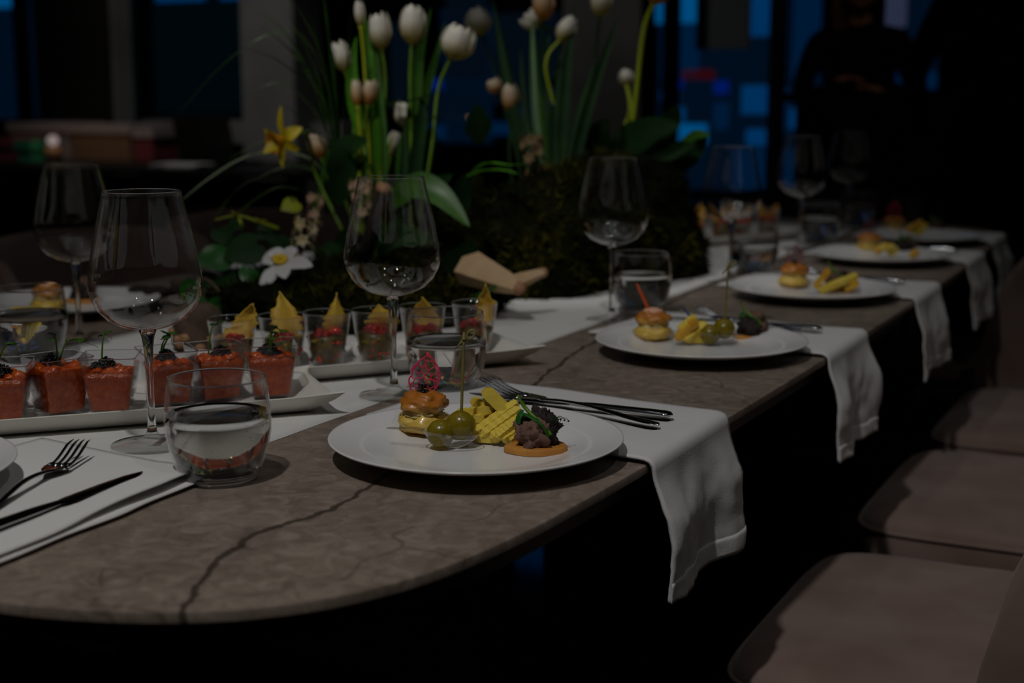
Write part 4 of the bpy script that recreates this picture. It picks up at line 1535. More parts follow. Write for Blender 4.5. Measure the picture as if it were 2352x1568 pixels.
def sprout(t, base, g, n=1, big=1.0):
    """pea shoot: curling stems with small leaves"""
    for _ in range(n):
        a = g.uniform(0, 2 * pi)
        d = Vector((cos(a), sin(a), 0))
        h = g.uniform(0.030, 0.052) * big
        st = catmull([base, base + d * 0.004 + Vector((0, 0, h * 0.45)), base + d * 0.012 + Vector((0, 0, h * 0.85)), base + d * g.uniform(0.016, 0.030) + Vector((0, 0, h * g.uniform(0.75, 1.1)))], 5)
        MB().tube(st, [0.0013 - 0.00004 * i for i in range(len(st))], 6).build('stem', 'sprout', t)
        for k in range(2):
            p = st[-1 - 4 * k]
            q = g.uniform(0, 2 * pi)
            dd = Vector((cos(q), sin(q), g.uniform(-0.4, 0.5))).normalized()
            lf = [p, p + dd * 0.004, p + dd * 0.009, p + dd * 0.013]
            MB().tube(lf, [0.0006, 0.0054, 0.0048, 0.0004], 8, flat=0.18).build('leaf', 'sprout_dark' if k else 'sprout', t)
        tv = [st[-1] + d * (0.003 * k) + Vector((0.002 * sin(k * 1.3), 0.002 * cos(k * 1.3), -0.002 * k)) for k in range(7)]
        MB().tube(tv, 0.0003, 4).build('tendril', 'sprout', t)


def salmon_cup(loc, rot, label, seed):
    g = random.Random(seed)
    t = thing('tartare_cup', label, 'food cup', loc, rot, group='square cups of salmon tartare')
    R0, R1, H = 0.0215, 0.0315, 0.066
    rows = [sqring(R0 * 0.985, 0.0006, 0), sqring(R0, 0.001, 0), sqring(lerp(R0, R1, 0.5), H / 2, 0), sqring(R1, H, 0), sqring(R1 - 0.0010, H, 0), sqring(lerp(R0, R1, 0.5) - 0.0010, H / 2, 0), sqring(R0 - 0.001, 0.0035, 0)]
    MB2 = rings_mesh(rows)
    cu = MB2.build('cup', 'clear_plastic', t, False)
    top = sqring(R1, H, 0)
    MB().tube(top + [top[0]], 0.0006, 5, cap=False).build('rim', 'glass', cu)
    fill = H * g.uniform(0.70, 0.80)

    def rr(z):
        return lerp(R0, R1, z / H) - 0.0018
    rows = [sqring(rr(0.005) * 0.9, 0.0050, 0), sqring(rr(0.006), 0.0062, 0)]
    for k in range(1, 9):
        z = lerp(0.006, fill, k / 8)
        rows.append([Vector((p.x * (1 + 0.02 * noise.noise(p * 90 + Vector((seed, 0, 0)))), p.y * (1 + 0.02 * noise.noise(p * 90 + Vector((0, seed, 3)))), p.z)) for p in sqring(rr(z), z, 0)])
    rows.append(sqring(rr(fill) * 0.6, fill + 0.003, 0))
    rows.append(sqring(rr(fill) * 0.2, fill + 0.004, 0))
    rings_mesh(rows).build('tartare', 'salmon', t)
    for k in range(9):
        a = 2 * pi * k / 9 + g.uniform(-.3, .3)
        q = rr(fill) * (0.72 if k % 3 else 0.3)
        MB().blob((q * cos(a), q * sin(a), fill + g.uniform(0.0, 0.003)), (g.uniform(.006, .0085), g.uniform(.006, .0085), g.uniform(.004, .007)), 0.35, 2.0, seed + k, 12, 8).build('salmon_cube', 'salmon', t)
    q = Vector((g.uniform(-.006, .006), g.uniform(-.006, .006), fill + 0.0055))
    b = caviar(q, 0.0120, 0.012, 130, seed + 1, 0.0015)
    for p in [q + Vector((g.uniform(-.014, .014), g.uniform(-.014, .014), 0)) for _ in range(3)]:
        bb = caviar(p, 0.005, 0.004, 18, seed + 2, 0.0015)
        b.add(bb.v, bb.f)
    o = b.build('caviar', 'caviar', t)
    o['kind'] = 'stuff'
    sprout(t, Vector((g.uniform(-.012, .012), g.uniform(-.012, .012), fill)), g, 2 if seed % 2 else 1)
    return t


def chip_leaf(t, base, lean, w, h, seed, m='chip'):
    """thin irregular crisp standing in the cup"""
    g = random.Random(seed)
    n = 15
    e = [g.uniform(-0.10, 0.10) for _ in range(2 * n)]
    tipk, tipx = g.uniform(0.45, 0.95), g.uniform(-0.3, 0.3)
    side = ER * cos(lean[2]) + EF * sin(lean[2])

    def pt(u, v):
        hw = 0.5 * w * (sin(pi * min(1, 0.12 + 0.90 * v)) ** 0.7) * (1 - tipk * v ** 4)
        k = int(v * (n - 1))
        hw *= 1 + e[k if u < 0.5 else n + k] * 3.2
        bend = 0.006 * sin(v * 4 + seed) + 0.004 * sin(u * 5 + seed)
        p = base + side * ((u - 0.5) * 2 * hw + tipx * w * v * v) + Vector((lean[0], lean[1], 1)) * (v * h)
        return p + (ER * -sin(lean[2]) + EF * cos(lean[2])) * bend
    o = MB().grid(pt, 7, 22).build('crisp', m, t)
    sd = o.modifiers.new('thick', 'SOLIDIFY')
    sd.thickness = 0.0012
    return o


def salad_cup(loc, label, seed, m='chip', far=False, group='round cups of pepper salad'):
    g = random.Random(seed)
    t = thing('salad_cup', label, 'food cup', loc, g.uniform(0, 6), group=group)
    t.rotation_euler = (0, 0, 0)
    R0, R1, H = 0.0215, 0.0325, 0.070
    MB().lathe([(0, 0.0004), (R0 - 0.001, 0.0004), (R0, 0.001), (lerp(R0, R1, 0.5), H / 2), (R1, H), (R1 + 0.0005, H + 0.0004), (R1 - 0.0008, H), (lerp(R0, R1, .5) - 0.001, H / 2), (R0 - 0.001, 0.0025), (0, 0.0025)], 40).build('cup', 'clear_plastic', t)
    MB().tube([Vector((R1 * cos(2 * pi * k / 40), R1 * sin(2 * pi * k / 40), H + 0.0002)) for k in range(41)], 0.0006, 5, cap=False).build('rim', 'glass', t)
    fill = H * g.uniform(0.50, 0.60)

    def rr(z):
        return lerp(R0, R1, z / H) - 0.0022
    MB().lathe([(0, 0.004), (rr(0.004) - 0.001, 0.004), (rr(fill * .5), fill * .5), (rr(fill), fill), (rr(fill) * 0.6, fill + 0.003), (0, fill + 0.005)], 28).build('salad_base', 'salad_ochre', t)
    for nm, mm, cnt in (('salad_greens', 'salad_green', 26), ('pepper_cubes', 'pepper_red', 30)):
        b = MB()
        for k in range(cnt):
            z = g.uniform(0.006, fill + 0.004)
            a = g.uniform(0, 2 * pi)
            q = rr(z) * (g.uniform(0.92, 1.0) if z < fill else g.uniform(0.1, 0.9))
            M = Matrix.Rotation(g.uniform(0, 3), 3, 'Z') @ Matrix.Rotation(g.uniform(0, 3), 3, 'X')
            s = g.uniform(0.004, 0.0075)
            b.blob((q * cos(a), q * sin(a), z), (s * 0.6, s * 0.5, s * 0.45), 0.3, 2, k, 8, 5, M)
        o = b.build(nm, mm, t)
        o['kind'] = 'stuff'
    for k in range(8):
        a = g.uniform(0, 2 * pi) if k > 4 else atan2(-EF.y, -EF.x) + g.uniform(-1, 1)
        q = rr(fill) * g.uniform(0.2, 0.85)
        MB().blob((q * cos(a), q * sin(a), fill + g.uniform(0.002, 0.007)), g.uniform(0.0050, 0.0072), 0.08, 1, k, 14, 9).build('red_berry', 'berry', t)
    chip_leaf(t, Vector((0, 0, fill - 0.004)) + ER * g.uniform(0.004, 0.012), (ER.x * g.uniform(-.1, .25), ER.y * g.uniform(-.1, .25), g.uniform(-.4, .4)), g.uniform(0.024, 0.042), H - fill + g.uniform(0.006, 0.034), seed, m)
    if far:
        chip_leaf(t, Vector((0, 0, fill - 0.004)) - ER * 0.008, (-ER.x * 0.35, -ER.y * 0.35, 0.3), 0.026, H - fill + 0.024, seed + 3, m)
    return t


at1 = tray(Vector((-0.891, 1.335, 0)), 42.8, 0.47, 0.165, 'white platter holding the square salmon cups, pointed tip towards the plate')
C1 = [(0.055, 0.100, 'far right of its row, closest to the platter tip'), (0.118, 0.104, 'second from the platter tip, seen through the tumbler rim'), (0.176, 0.098, 'third from the platter tip, right of the wine stem'),
      (0.240, 0.082, 'fourth from the platter tip, left of the wine stem'), (0.297, 0.094, 'fifth from the platter tip, set back a little'), (0.356, 0.076, 'sixth from the platter tip, at the left frame edge'),
      (0.415, 0.094, 'last of the row, cut by the left frame edge')]
for i, (s, w, lab) in enumerate(C1):
    salmon_cup(at1(s, w), radians(-42.8 + (-6, 10, 4, -14, 22, -10, 5)[i]), 'square cup of salmon tartare ' + lab, 11 + i)

at2 = tray(Vector((-0.815, 1.712, 0)), 38.3, 0.43, 0.165, 'white platter holding the round pepper salad cups behind the salmon cups')
C2 = [(0.050, 0.098, 'closest to the platter tip behind the tumbler'), (0.128, 0.098, 'seen through the tumbler behind the pick'), (0.198, 0.094, 'just left of the wine stem'),
      (0.264, 0.100, 'with the tallest pointed crisp'), (0.325, 0.098, 'with a broad ragged crisp, behind the last salmon cup'), (0.392, 0.100, 'leftmost round cup, below the ivy')]
for i, (s, w, lab) in enumerate(C2):
    salad_cup(at2(s, w), 'round cup of red pepper salad ' + lab, 31 + i)

at3 = tray(Vector((-0.935, 3.56, 0)), 26, 0.46, 0.165, 'far white platter of crisp topped cups beyond the moss')
C3 = ['nearest the tip of the far platter', 'second on the far platter', 'third on the far platter', 'fourth on the far platter', 'beside the moss on the far platter']
for i in range(5):
    salad_cup(at3(0.06 + 0.083 * i, 0.085 + 0.012 * (i % 2)), 'blurred cup with orange crisps ' + C3[i], 51 + i, 'chip_orange', True, 'cups on the far platter')

# ------------------------------------------------------------------ the spring flower centrepiece
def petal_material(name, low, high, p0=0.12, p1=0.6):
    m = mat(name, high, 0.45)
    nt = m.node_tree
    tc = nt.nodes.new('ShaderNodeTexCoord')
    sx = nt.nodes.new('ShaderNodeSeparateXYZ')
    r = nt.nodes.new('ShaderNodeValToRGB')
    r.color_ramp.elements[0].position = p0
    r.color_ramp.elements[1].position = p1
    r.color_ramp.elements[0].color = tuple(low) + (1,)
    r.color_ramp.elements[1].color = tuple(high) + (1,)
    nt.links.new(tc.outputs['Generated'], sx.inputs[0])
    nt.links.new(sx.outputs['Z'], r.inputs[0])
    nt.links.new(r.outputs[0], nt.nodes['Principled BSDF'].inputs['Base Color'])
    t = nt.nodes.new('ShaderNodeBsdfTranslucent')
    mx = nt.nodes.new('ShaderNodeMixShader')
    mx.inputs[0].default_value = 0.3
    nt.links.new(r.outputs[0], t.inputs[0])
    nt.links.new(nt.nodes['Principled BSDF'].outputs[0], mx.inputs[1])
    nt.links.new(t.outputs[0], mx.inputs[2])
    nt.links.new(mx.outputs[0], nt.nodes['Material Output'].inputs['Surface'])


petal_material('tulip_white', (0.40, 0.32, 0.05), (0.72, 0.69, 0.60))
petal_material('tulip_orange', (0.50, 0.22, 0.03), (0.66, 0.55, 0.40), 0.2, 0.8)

UP = Vector((0, 0, 1))


def blade(b, pts, wid, nrm, fold=0.15, nv=5):
    """leaf surface along pts with half widths wid, creased at the midrib"""
    n = len(pts)
    side = []
    for i in range(n):
        t = (pts[min(i + 1, n - 1)] - pts[max(i - 1, 0)]).normalized()
        s = t.cross(nrm)
        side.append(s.normalized() if s.length > 1e-6 else Vector((1, 0, 0)))
    vs = []
    for i in range(n):
        nn = side[i].cross((pts[min(i + 1, n - 1)] - pts[max(i - 1, 0)]).normalized())
        for k in range(nv):
            q = 2.0 * k / (nv - 1) - 1
            vs.append(pts[i] + side[i] * (q * wid[i]) + nn * (fold * wid[i] * abs(q) ** 1.5))
    fs = [(i * nv + k, i * nv + k + 1, (i + 1) * nv + k + 1, (i + 1) * nv + k) for i in range(n - 1) for k in range(nv - 1)]
    return b.add(vs, fs)


def leaf_w(n, w, p=0.35, tip=0.75):
    """half width profile of a lanceolate leaf"""
    return [w * max(0.02, min(1, (0.22 + i / (n - 1) / p)) if i / (n - 1) < p * 0.78 else (1 - ((i / (n - 1) - p * 0.78) / (1 - p * 0.78)) ** (1 / max(0.3, tip) + 0.6))) for i in range(n)]


def petal_cup(bottom, ax, h, R, opn, seed, flare=0.0):
    """six petals of a tulip head"""
    x = ax.orthogonal().normalized()
    y = ax.cross(x)
    out = []
    g = random.Random(seed)
    for k in range(6):
        a0 = k * pi / 3 + g.uniform(-.1, .1)
        inner = k % 2
        ro = (0.86 if inner else 1.08)
        ex = opn * g.uniform(0.5, 1.3)
        hh = h * g.uniform(0.93, 1.04)

        def pt(u, v, a0=a0, ro=ro, ex=ex, hh=hh):
            r = R * ro * tabf([(0, 0.14), (0.1, 0.52), (0.25, 0.84), (0.45, 1.0), (0.65, 0.97), (0.85, 0.84 + 0.50 * ex), (1, 0.56 + 1.05 * ex)], v)
            wd = 0.78 * tabf([(0, 1.0), (0.3, 1.0), (0.6, 0.98), (0.8, 0.80), (0.93, 0.45), (1.0, 0.10)], v)
            a = a0 + (u * 2 - 1) * wd
            rr = r * (1 + 0.05 * cos((u * 2 - 1) * pi) - 0.07 * exp(-((u - 0.5) / 0.07) ** 2) * v)
            return bottom + ax * (hh * v * (1 - 0.10 * ex)) + (x * cos(a) + y * sin(a)) * rr
        out.append(MB().grid(pt, 9, 12))
    return out


def tulip(label, u, v, Y, hpx, wpx, lean, base, m='tulip_white', opn=0.0, stem='stem_green', leaf=None, seed=0, srad=0.0034):
    H = AY(u, v, Y)
    dist = H.dot(EF)
    h, R = hpx * dist / FPX, 0.5 * wpx * dist / FPX
    ax = (ER * lean[0] + EF * lean[1] + UP).normalized() if lean[2:] == () else (ER * lean[0] + EF * lean[1] + UP * lean[2]).normalized()
    bot = H - ax * (h * 0.5)
    B = Vector(base)
    t = thing('tulip', label, 'tulip', B, group='tulips in the centrepiece')
    for pb in petal_cup(bot, ax, h, R, opn, seed):
        pb.build('petal', m, t, True, tuple(B))
    st = catmull([B, B.lerp(bot, 0.5) + Vector((0, 0, 0.01)) - ax * 0.01, bot - ax * 0.06, bot + ax * 0.003], 6)
    MB().tube(st, [srad] * (len(st) - 1) + [srad * 1.3], 8).build('stem', stem, t, True, tuple(B))
    if leaf:
        pts = catmull([AY(a, b, Y + 0.004 * i) for i, (a, b) in enumerate(leaf[0])], 5)
        blade(MB(), pts, leaf_w(len(pts), leaf[1] * dist / FPX), (-EF * 1.0 + ER * 0.25).normalized(), 0.35).build('leaf', leaf[2], t, True, tuple(B))
    return t


BL = AY(885, 540, 2.20)       # where the nearer flower group grows
BR = Vector((-1.17, 2.66, 0.86))       # the farther group


def jb(b, dx, dy):
    return b + Vector((dx, dy, 0))


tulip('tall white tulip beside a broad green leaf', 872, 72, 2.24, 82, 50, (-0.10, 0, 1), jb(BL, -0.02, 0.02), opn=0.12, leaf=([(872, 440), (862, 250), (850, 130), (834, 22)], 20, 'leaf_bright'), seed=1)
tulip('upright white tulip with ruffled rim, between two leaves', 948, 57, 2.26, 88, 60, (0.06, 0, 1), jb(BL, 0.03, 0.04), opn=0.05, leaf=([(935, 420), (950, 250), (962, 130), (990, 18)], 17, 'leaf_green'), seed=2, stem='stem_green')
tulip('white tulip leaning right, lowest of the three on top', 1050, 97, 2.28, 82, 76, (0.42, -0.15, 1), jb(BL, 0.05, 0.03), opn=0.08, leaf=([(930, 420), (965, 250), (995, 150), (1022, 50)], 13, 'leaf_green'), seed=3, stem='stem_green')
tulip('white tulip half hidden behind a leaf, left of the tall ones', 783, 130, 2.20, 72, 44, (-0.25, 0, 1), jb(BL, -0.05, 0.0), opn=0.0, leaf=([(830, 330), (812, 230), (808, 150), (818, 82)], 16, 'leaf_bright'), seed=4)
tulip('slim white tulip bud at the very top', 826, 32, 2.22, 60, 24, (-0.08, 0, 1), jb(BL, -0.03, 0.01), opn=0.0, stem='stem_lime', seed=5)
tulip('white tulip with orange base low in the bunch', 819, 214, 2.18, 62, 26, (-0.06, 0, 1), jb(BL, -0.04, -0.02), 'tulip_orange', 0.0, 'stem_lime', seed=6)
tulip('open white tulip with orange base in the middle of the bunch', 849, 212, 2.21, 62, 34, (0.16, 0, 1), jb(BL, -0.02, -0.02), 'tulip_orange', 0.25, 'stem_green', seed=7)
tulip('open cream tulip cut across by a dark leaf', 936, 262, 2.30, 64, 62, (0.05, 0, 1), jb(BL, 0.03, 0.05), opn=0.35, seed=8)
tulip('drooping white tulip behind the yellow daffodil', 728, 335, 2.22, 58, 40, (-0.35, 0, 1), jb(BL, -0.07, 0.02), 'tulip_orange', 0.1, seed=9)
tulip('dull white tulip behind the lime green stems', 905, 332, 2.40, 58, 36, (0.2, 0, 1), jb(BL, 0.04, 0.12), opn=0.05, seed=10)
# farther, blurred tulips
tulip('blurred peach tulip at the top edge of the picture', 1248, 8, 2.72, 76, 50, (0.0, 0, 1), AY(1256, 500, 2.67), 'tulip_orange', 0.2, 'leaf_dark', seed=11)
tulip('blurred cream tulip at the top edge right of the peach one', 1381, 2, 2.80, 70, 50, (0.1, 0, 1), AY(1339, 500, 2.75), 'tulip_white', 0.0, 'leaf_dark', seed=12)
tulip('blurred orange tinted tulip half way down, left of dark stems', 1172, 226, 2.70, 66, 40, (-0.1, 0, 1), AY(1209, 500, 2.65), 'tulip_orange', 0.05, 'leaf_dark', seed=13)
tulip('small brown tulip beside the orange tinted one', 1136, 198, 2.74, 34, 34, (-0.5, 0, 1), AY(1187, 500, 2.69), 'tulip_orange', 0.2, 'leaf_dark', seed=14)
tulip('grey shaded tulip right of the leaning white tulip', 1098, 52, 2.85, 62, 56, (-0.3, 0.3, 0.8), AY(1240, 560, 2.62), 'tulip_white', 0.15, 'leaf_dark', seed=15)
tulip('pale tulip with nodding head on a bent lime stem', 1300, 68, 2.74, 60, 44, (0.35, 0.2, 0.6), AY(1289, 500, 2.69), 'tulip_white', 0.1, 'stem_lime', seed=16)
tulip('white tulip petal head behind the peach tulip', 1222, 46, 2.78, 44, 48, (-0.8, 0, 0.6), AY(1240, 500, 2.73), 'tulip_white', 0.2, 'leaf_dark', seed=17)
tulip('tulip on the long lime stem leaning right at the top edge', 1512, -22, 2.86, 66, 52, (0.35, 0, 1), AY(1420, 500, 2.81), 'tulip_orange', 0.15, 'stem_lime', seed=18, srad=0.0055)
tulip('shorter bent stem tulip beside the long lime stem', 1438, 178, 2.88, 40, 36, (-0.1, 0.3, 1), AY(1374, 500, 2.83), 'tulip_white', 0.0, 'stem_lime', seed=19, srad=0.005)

# narrow upright leaves of the bulbs
bulb = thing('bulb_leaves', 'lime green narrow leaves standing behind the middle wine glass', 'leaves', BL)
for pts, w, m in (([(846, 470), (847, 400), (845, 330), (845, 285)], 7, 'leaf_lime'), ([(868, 470), (876, 400), (890, 350), (905, 300)], 8, 'leaf_lime'), ([(835, 460), (838, 330), (842, 220), (838, 60)], 9, 'leaf_green'),
                  ([(880, 470), (882, 330), (872, 200), (866, 110)], 8, 'leaf_green'), ([(925, 470), (926, 390), (928, 330), (930, 270)], 10, 'leaf_dark'), ([(945, 470), (955, 360), (970, 260), (965, 220)], 16, 'leaf_dark'),
                  ([(905, 480), (915, 400), (918, 340), (930, 290)], 9, 'leaf_green'), ([(720, 520), (735, 430), (752, 350), (774, 282)], 5, 'leaf_green')):
    p = catmull([AY(a, b, 2.20 + 0.01 * i) for i, (a, b) in enumerate(pts)], 6)
    blade(MB(), p, leaf_w(len(p), w * 2.7 / FPX, 0.3), (-EF + ER * 0.3).normalized(), 0.4).build('leaf', m, bulb, True, tuple(BL))
bulb2 = thing('bulb_leaves', 'dark narrow leaves rising from the moss among the far tulips', 'leaves', BR)
g = random.Random(8)
for (a, b, c, d_) in ((1225, 400, 1150, 60), (1235, 400, 1195, 110), (1245, 400, 1238, 90), (1262, 400, 1262, 60), (1275, 400, 1290, 100), (1290, 400, 1320, 10), (1300, 400, 1370, 130), (1215, 400, 1130, -10), (1310, 400, 1420, 40),
                      (1255, 400, 1222, 40), (1285, 390, 1272, 260)):
    p = catmull([AY(a, b, 2.66), AY((a + c) / 2 - 6, (b + d_) / 2, 2.70), AY(c, d_, 2.76)], 8)
    blade(MB(), p, leaf_w(len(p), g.uniform(8, 15) * 3.0 / FPX, 0.3), (-EF + ER * g.uniform(-.4, .4)).normalized(), 0.4).build('leaf', g.choice(['leaf_dark', 'leaf_dark', 'leaf_green']), bulb2, True, tuple(BR))

# fountain grass
gb = AY(775, 420, 2.26)
grass = thing('grass_clump', 'clump of arching grass blades left of the tulips', 'grass plant', gb)
GR = [([(775, 420), (752, 200), (700, 90), (655, 74), (590, 92), (500, 160), (405, 268)], 3.4, 'grass_blade'), ([(770, 430), (745, 320), (690, 300), (620, 318), (560, 345), (520, 372)], 3.2, 'grass_blade'),
      ([(768, 440), (720, 370), (640, 348), (560, 362), (480, 410), (415, 462)], 5.5, 'grass_pale'), ([(768, 450), (730, 400), (672, 380), (600, 405), (540, 440), (480, 520)], 4.2, 'grass_blade'),
      ([(775, 420), (765, 250), (735, 120), (690, 30), (640, -30)], 5, 'grass_blade'), ([(778, 420), (772, 250), (758, 110), (742, -20)], 5.5, 'leaf_green'), ([(770, 420), (745, 270), (700, 150), (640, 60), (560, 10)], 3.6, 'grass_blade'),
      ([(775, 420), (760, 280), (722, 180), (660, 110), (600, 60)], 4, 'leaf_dark'), ([(772, 420), (750, 300), (715, 210), (640, 140), (560, 110)], 4, 'leaf_dark'), ([(772, 420), (752, 310), (700, 230), (640, 190), (545, 225)], 2.8, 'grass_blade'),
      ([(780, 420), (778, 280), (770, 170), (752, 60)], 5, 'leaf_dark'), ([(776, 420), (770, 300), (755, 190), (720, 60), (690, -10)], 5, 'leaf_dark'), ([(780, 420), (790, 260), (800, 120), (805, 30)], 3, 'leaf_dark'),
      ([(776, 420), (764, 330), (742, 230), (690, 150), (680, 120)], 4, 'leaf_green'), ([(774, 420), (760, 340), (735, 260), (690, 190)], 4.5, 'leaf_dark'), ([(700, 440), (640, 430), (570, 470), (505, 540)], 2.6, 'grass_blade'),
      ([(770, 420), (740, 330), (700, 280), (650, 240)], 3.5, 'leaf_dark'), ([(775, 420), (758, 300), (728, 170), (676, 60), (640, 0)], 3.6, 'leaf_green')]
for k, (pts, w, m) in enumerate(GR):
    n = len(pts)
    p = catmull([AY(a, b, 2.26 - 0.035 * i * (1 + k % 3 * 0.3)) for i, (a, b) in enumerate(pts)], 7)
    wd = [w * 2.7 / FPX * 0.5 * min(1, 0.4 + i / len(p) * 2, 3.5 * (1 - i / len(p)) + 0.06) for i in range(len(p))]
    blade(MB(), p, wd, (UP * 0.7 - EF * 0.7).normalized(), 0.3, 3).build('blade', m, grass, True, tuple(gb))

# yellow daffodil
dc = AY(652, 318, 2.10)
dbase = jb(BL, -0.09, 0.0)
daf = thing('daffodil', 'yellow daffodil facing left above the grass', 'daffodil', dbase)
dax = (ER * -0.62 - EF * 0.55 + UP * -0.25).normalized()
dx_ = dax.cross(UP).normalized()
dy_ = dx_.cross(dax)
s_ = 2.62 / FPX
for k, (ang, ln, w, back) in enumerate(((90, 74, 13, 0.1), (158, 52, 14, -0.2), (215, 50, 15, 0.25), (275, 62, 17, 0.3), (330, 46, 15, 0.1), (28, 46, 17, -0.1))):
    a = radians(ang)
    d1 = -dx_ * cos(a) * 1.0 + dy_ * sin(a)
    d1 = (ER * cos(a) * 0.9 + UP * sin(a) - EF * 0.1).normalized()
    p = catmull([dc, dc + d1 * ln * s_ * 0.5 + dax * 0.004, dc + d1 * ln * s_ + dax * 0.006 * back * 4], 6)
    blade(MB(), p, leaf_w(len(p), w * s_ * 0.95, 0.5), (dax * 1.0 + UP * 0.1).normalized(), 0.25).build('petal', 'petal_yellow', daf, True, tuple(dbase))


def corona(u, v):
    a = 2 * pi * u
    r = tabf([(0, 0.007), (0.4, 0.010), (0.8, 0.0145), (1, 0.0205)], v) * (1 + 0.10 * sin(a * 9) * v ** 2)
    return dc + dax * (0.002 + 0.024 * v) + (dx_ * cos(a) + dy_ * sin(a)) * r


MB().grid(corona, 54, 10, True).build('corona', 'corona', daf, True, tuple(dbase))
st = catmull([dbase, AY(725, 400, 2.2), AY(716, 345, 2.17), AY(704, 312, 2.14), AY(688, 306, 2.12), AY(668, 314, 2.11)], 6)
MB().tube(st, [0.0032] * len(st), 8).build('stem', 'stem_green', daf, True, tuple(dbase))

# white hellebore on the left, low down
hc = AY(644, 608, 1.90)
hel = thing('white_hellebore', 'white flower with yellow centre low on the left of the centrepiece', 'flower', hc)
sh = 2.5 / FPX
for (tip, w, lift) in (((606, 588), 22, 0.01), ((683, 572), 15, 0.006), ((718, 612), 16, -0.01), ((598, 668), 15, -0.03), ((655, 640), 18, -0.03), ((628, 570), 16, 0.02)):
    q = AY(tip[0], tip[1], 1.90 + lift * 1.5)
    p = catmull([hc, hc.lerp(q, 0.55) + Vector((0, 0, 0.004)), q], 6)
    blade(MB(), p, leaf_w(len(p), w * sh * 1.05, 0.55), (UP * 0.55 - EF * 0.8).normalized(), 0.18).build('petal', 'petal_snow', hel, True, tuple(hc))
for k in range(9):
    a = 2 * pi * k / 9
    q = hc + ER * (0.012 * cos(a)) + UP * (0.012 + 0.006 * sin(a)) - EF * 0.008
    MB().tube([hc, hc.lerp(q, 0.6), q], [0.0022, 0.0030, 0.0036], 6).build('stamen', 'pollen', hel, True, tuple(hc))
MB().tube(catmull([hc, AY(660, 650, 1.98), G(690, 700, TZ + 0.02)], 5), 0.003, 7).build('stem', 'stem_green', hel, True, tuple(hc))


def spike(name, label, cat, pts, Y, r, n, m, seed, mstem='stem_green', size=0.011):
    """flower spike: stem with many small florets"""
    g = random.Random(seed)
    P = catmull([AY(a, b, Y) for a, b in pts], 6)
    t = thing(name, label, cat, P[0])
    MB().tube(P, 0.0035, 7).build('stem', mstem, t, True, tuple(P[0]))
    for k in range(n):
        i = int(lerp(len(P) * 0.25, len(P) - 1, k / max(1, n - 1)))
        a = k * 2.4
        d = (ER * cos(a) + EF * sin(a) + UP * 0.25).normalized()
        c = P[i] + d * r * g.uniform(0.6, 1.0)
        b = MB()
        x = d.orthogonal().normalized()
        y = d.cross(x)
        for q in range(6):
            e = x * cos(q * pi / 3) + y * sin(q * pi / 3)
            p = [c, c + e * size * 0.45 + d * size * 0.45, c + e * size + d * size * 0.30]
            blade(b, p, [size * 0.14, size * 0.26, size * 0.05], d, 0.1, 3)
        b.build('floret', m, t, True, tuple(P[0]))
    return t


spike('hyacinth', 'pale pink hyacinth seen beside the middle wine glass', 'hyacinth', [(835, 540), (832, 490), (830, 440), (828, 425)], 2.12, 0.016, 18, 'petal_pink', 3)
spike('hyacinth', 'small pink hyacinth above the hellebore', 'hyacinth', [(722, 540), (722, 500), (724, 465), (724, 455)], 2.16, 0.012, 10, 'petal_pink', 4)
spike('primrose', 'yellow cream blossoms on a dark twig above the hellebore', 'flower', [(690, 585), (695, 560), (700, 530), (704, 510)], 2.08, 0.016, 10, 'petal_cream', 5, 'bark_dark', 0.014)
spike('dried_flower', 'dried brown flower head beside the bright green leaf', 'dried flower', [(1228, 470), (1230, 410), (1225, 350), (1222, 320)], 2.55, 0.020, 18, 'dry_flower', 6, 'bark_dark', 0.014)

# broad leaves in the heart of the bunch
heart = thing('broad_leaf_plant', 'broad dark green leaves at the heart of the centrepiece', 'leaves', jb(BL, 0, 0))
BLV = [([(870, 262), (905, 238), (950, 232), (1012, 210)], 17, 2.24, 'leaf_dark', UP), ([(770, 470), (790, 400), (800, 345), (845, 322)], 44, 2.18, 'leaf_dark', None), ([(850, 480), (830, 420), (800, 370), (765, 345)], 40, 2.24, 'leaf_green', None),
       ([(905, 470), (950, 430), (1010, 450), (1078, 520)], 36, 2.20, 'leaf_green', None), ([(900, 520), (960, 470), (1000, 430), (1040, 400)], 30, 2.26, 'leaf_dark', None), ([(1010, 520), (1040, 480), (1060, 440), (1065, 400)], 34, 2.34, 'leaf_dark', None),
       ([(940, 430), (960, 370), (980, 330), (1000, 290)], 36, 2.36, 'leaf_dark', None), ([(1085, 392), (1120, 375), (1165, 380), (1212, 376)], 13, 2.30, 'leaf_bright', UP), ([(1050, 420), (1100, 395), (1150, 392), (1190, 400)], 18, 2.34, 'leaf_bright', UP),
       ([(1100, 330), (1098, 300), (1096, 270), (1094, 238)], 34, 2.40, 'leaf_dark', None), ([(850, 600), (870, 560), (930, 545), (1010, 560)], 36, 2.16, 'leaf_dark', None), ([(830, 730), (845, 690), (870, 668), (905, 664)], 26, 1.98, 'leaf_dark', None),
       ([(1000, 700), (1040, 640), (1070, 590), (1090, 550)], 44, 2.16, 'leaf_dark', None), ([(1075, 706), (1100, 685), (1125, 668), (1140, 655)], 22, 2.02, 'leaf_green', UP), ([(820, 640), (800, 600), (790, 560), (800, 520)], 34, 2.2, 'leaf_dark', None)]
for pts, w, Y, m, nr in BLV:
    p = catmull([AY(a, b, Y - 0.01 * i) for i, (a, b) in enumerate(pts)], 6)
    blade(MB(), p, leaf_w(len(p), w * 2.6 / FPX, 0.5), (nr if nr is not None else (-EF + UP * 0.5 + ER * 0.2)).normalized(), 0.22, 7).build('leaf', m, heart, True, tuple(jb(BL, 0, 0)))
heart2 = thing('broad_leaf_plant', 'dark oval leaves around the far tulips beside the blue windows', 'leaves', BR)
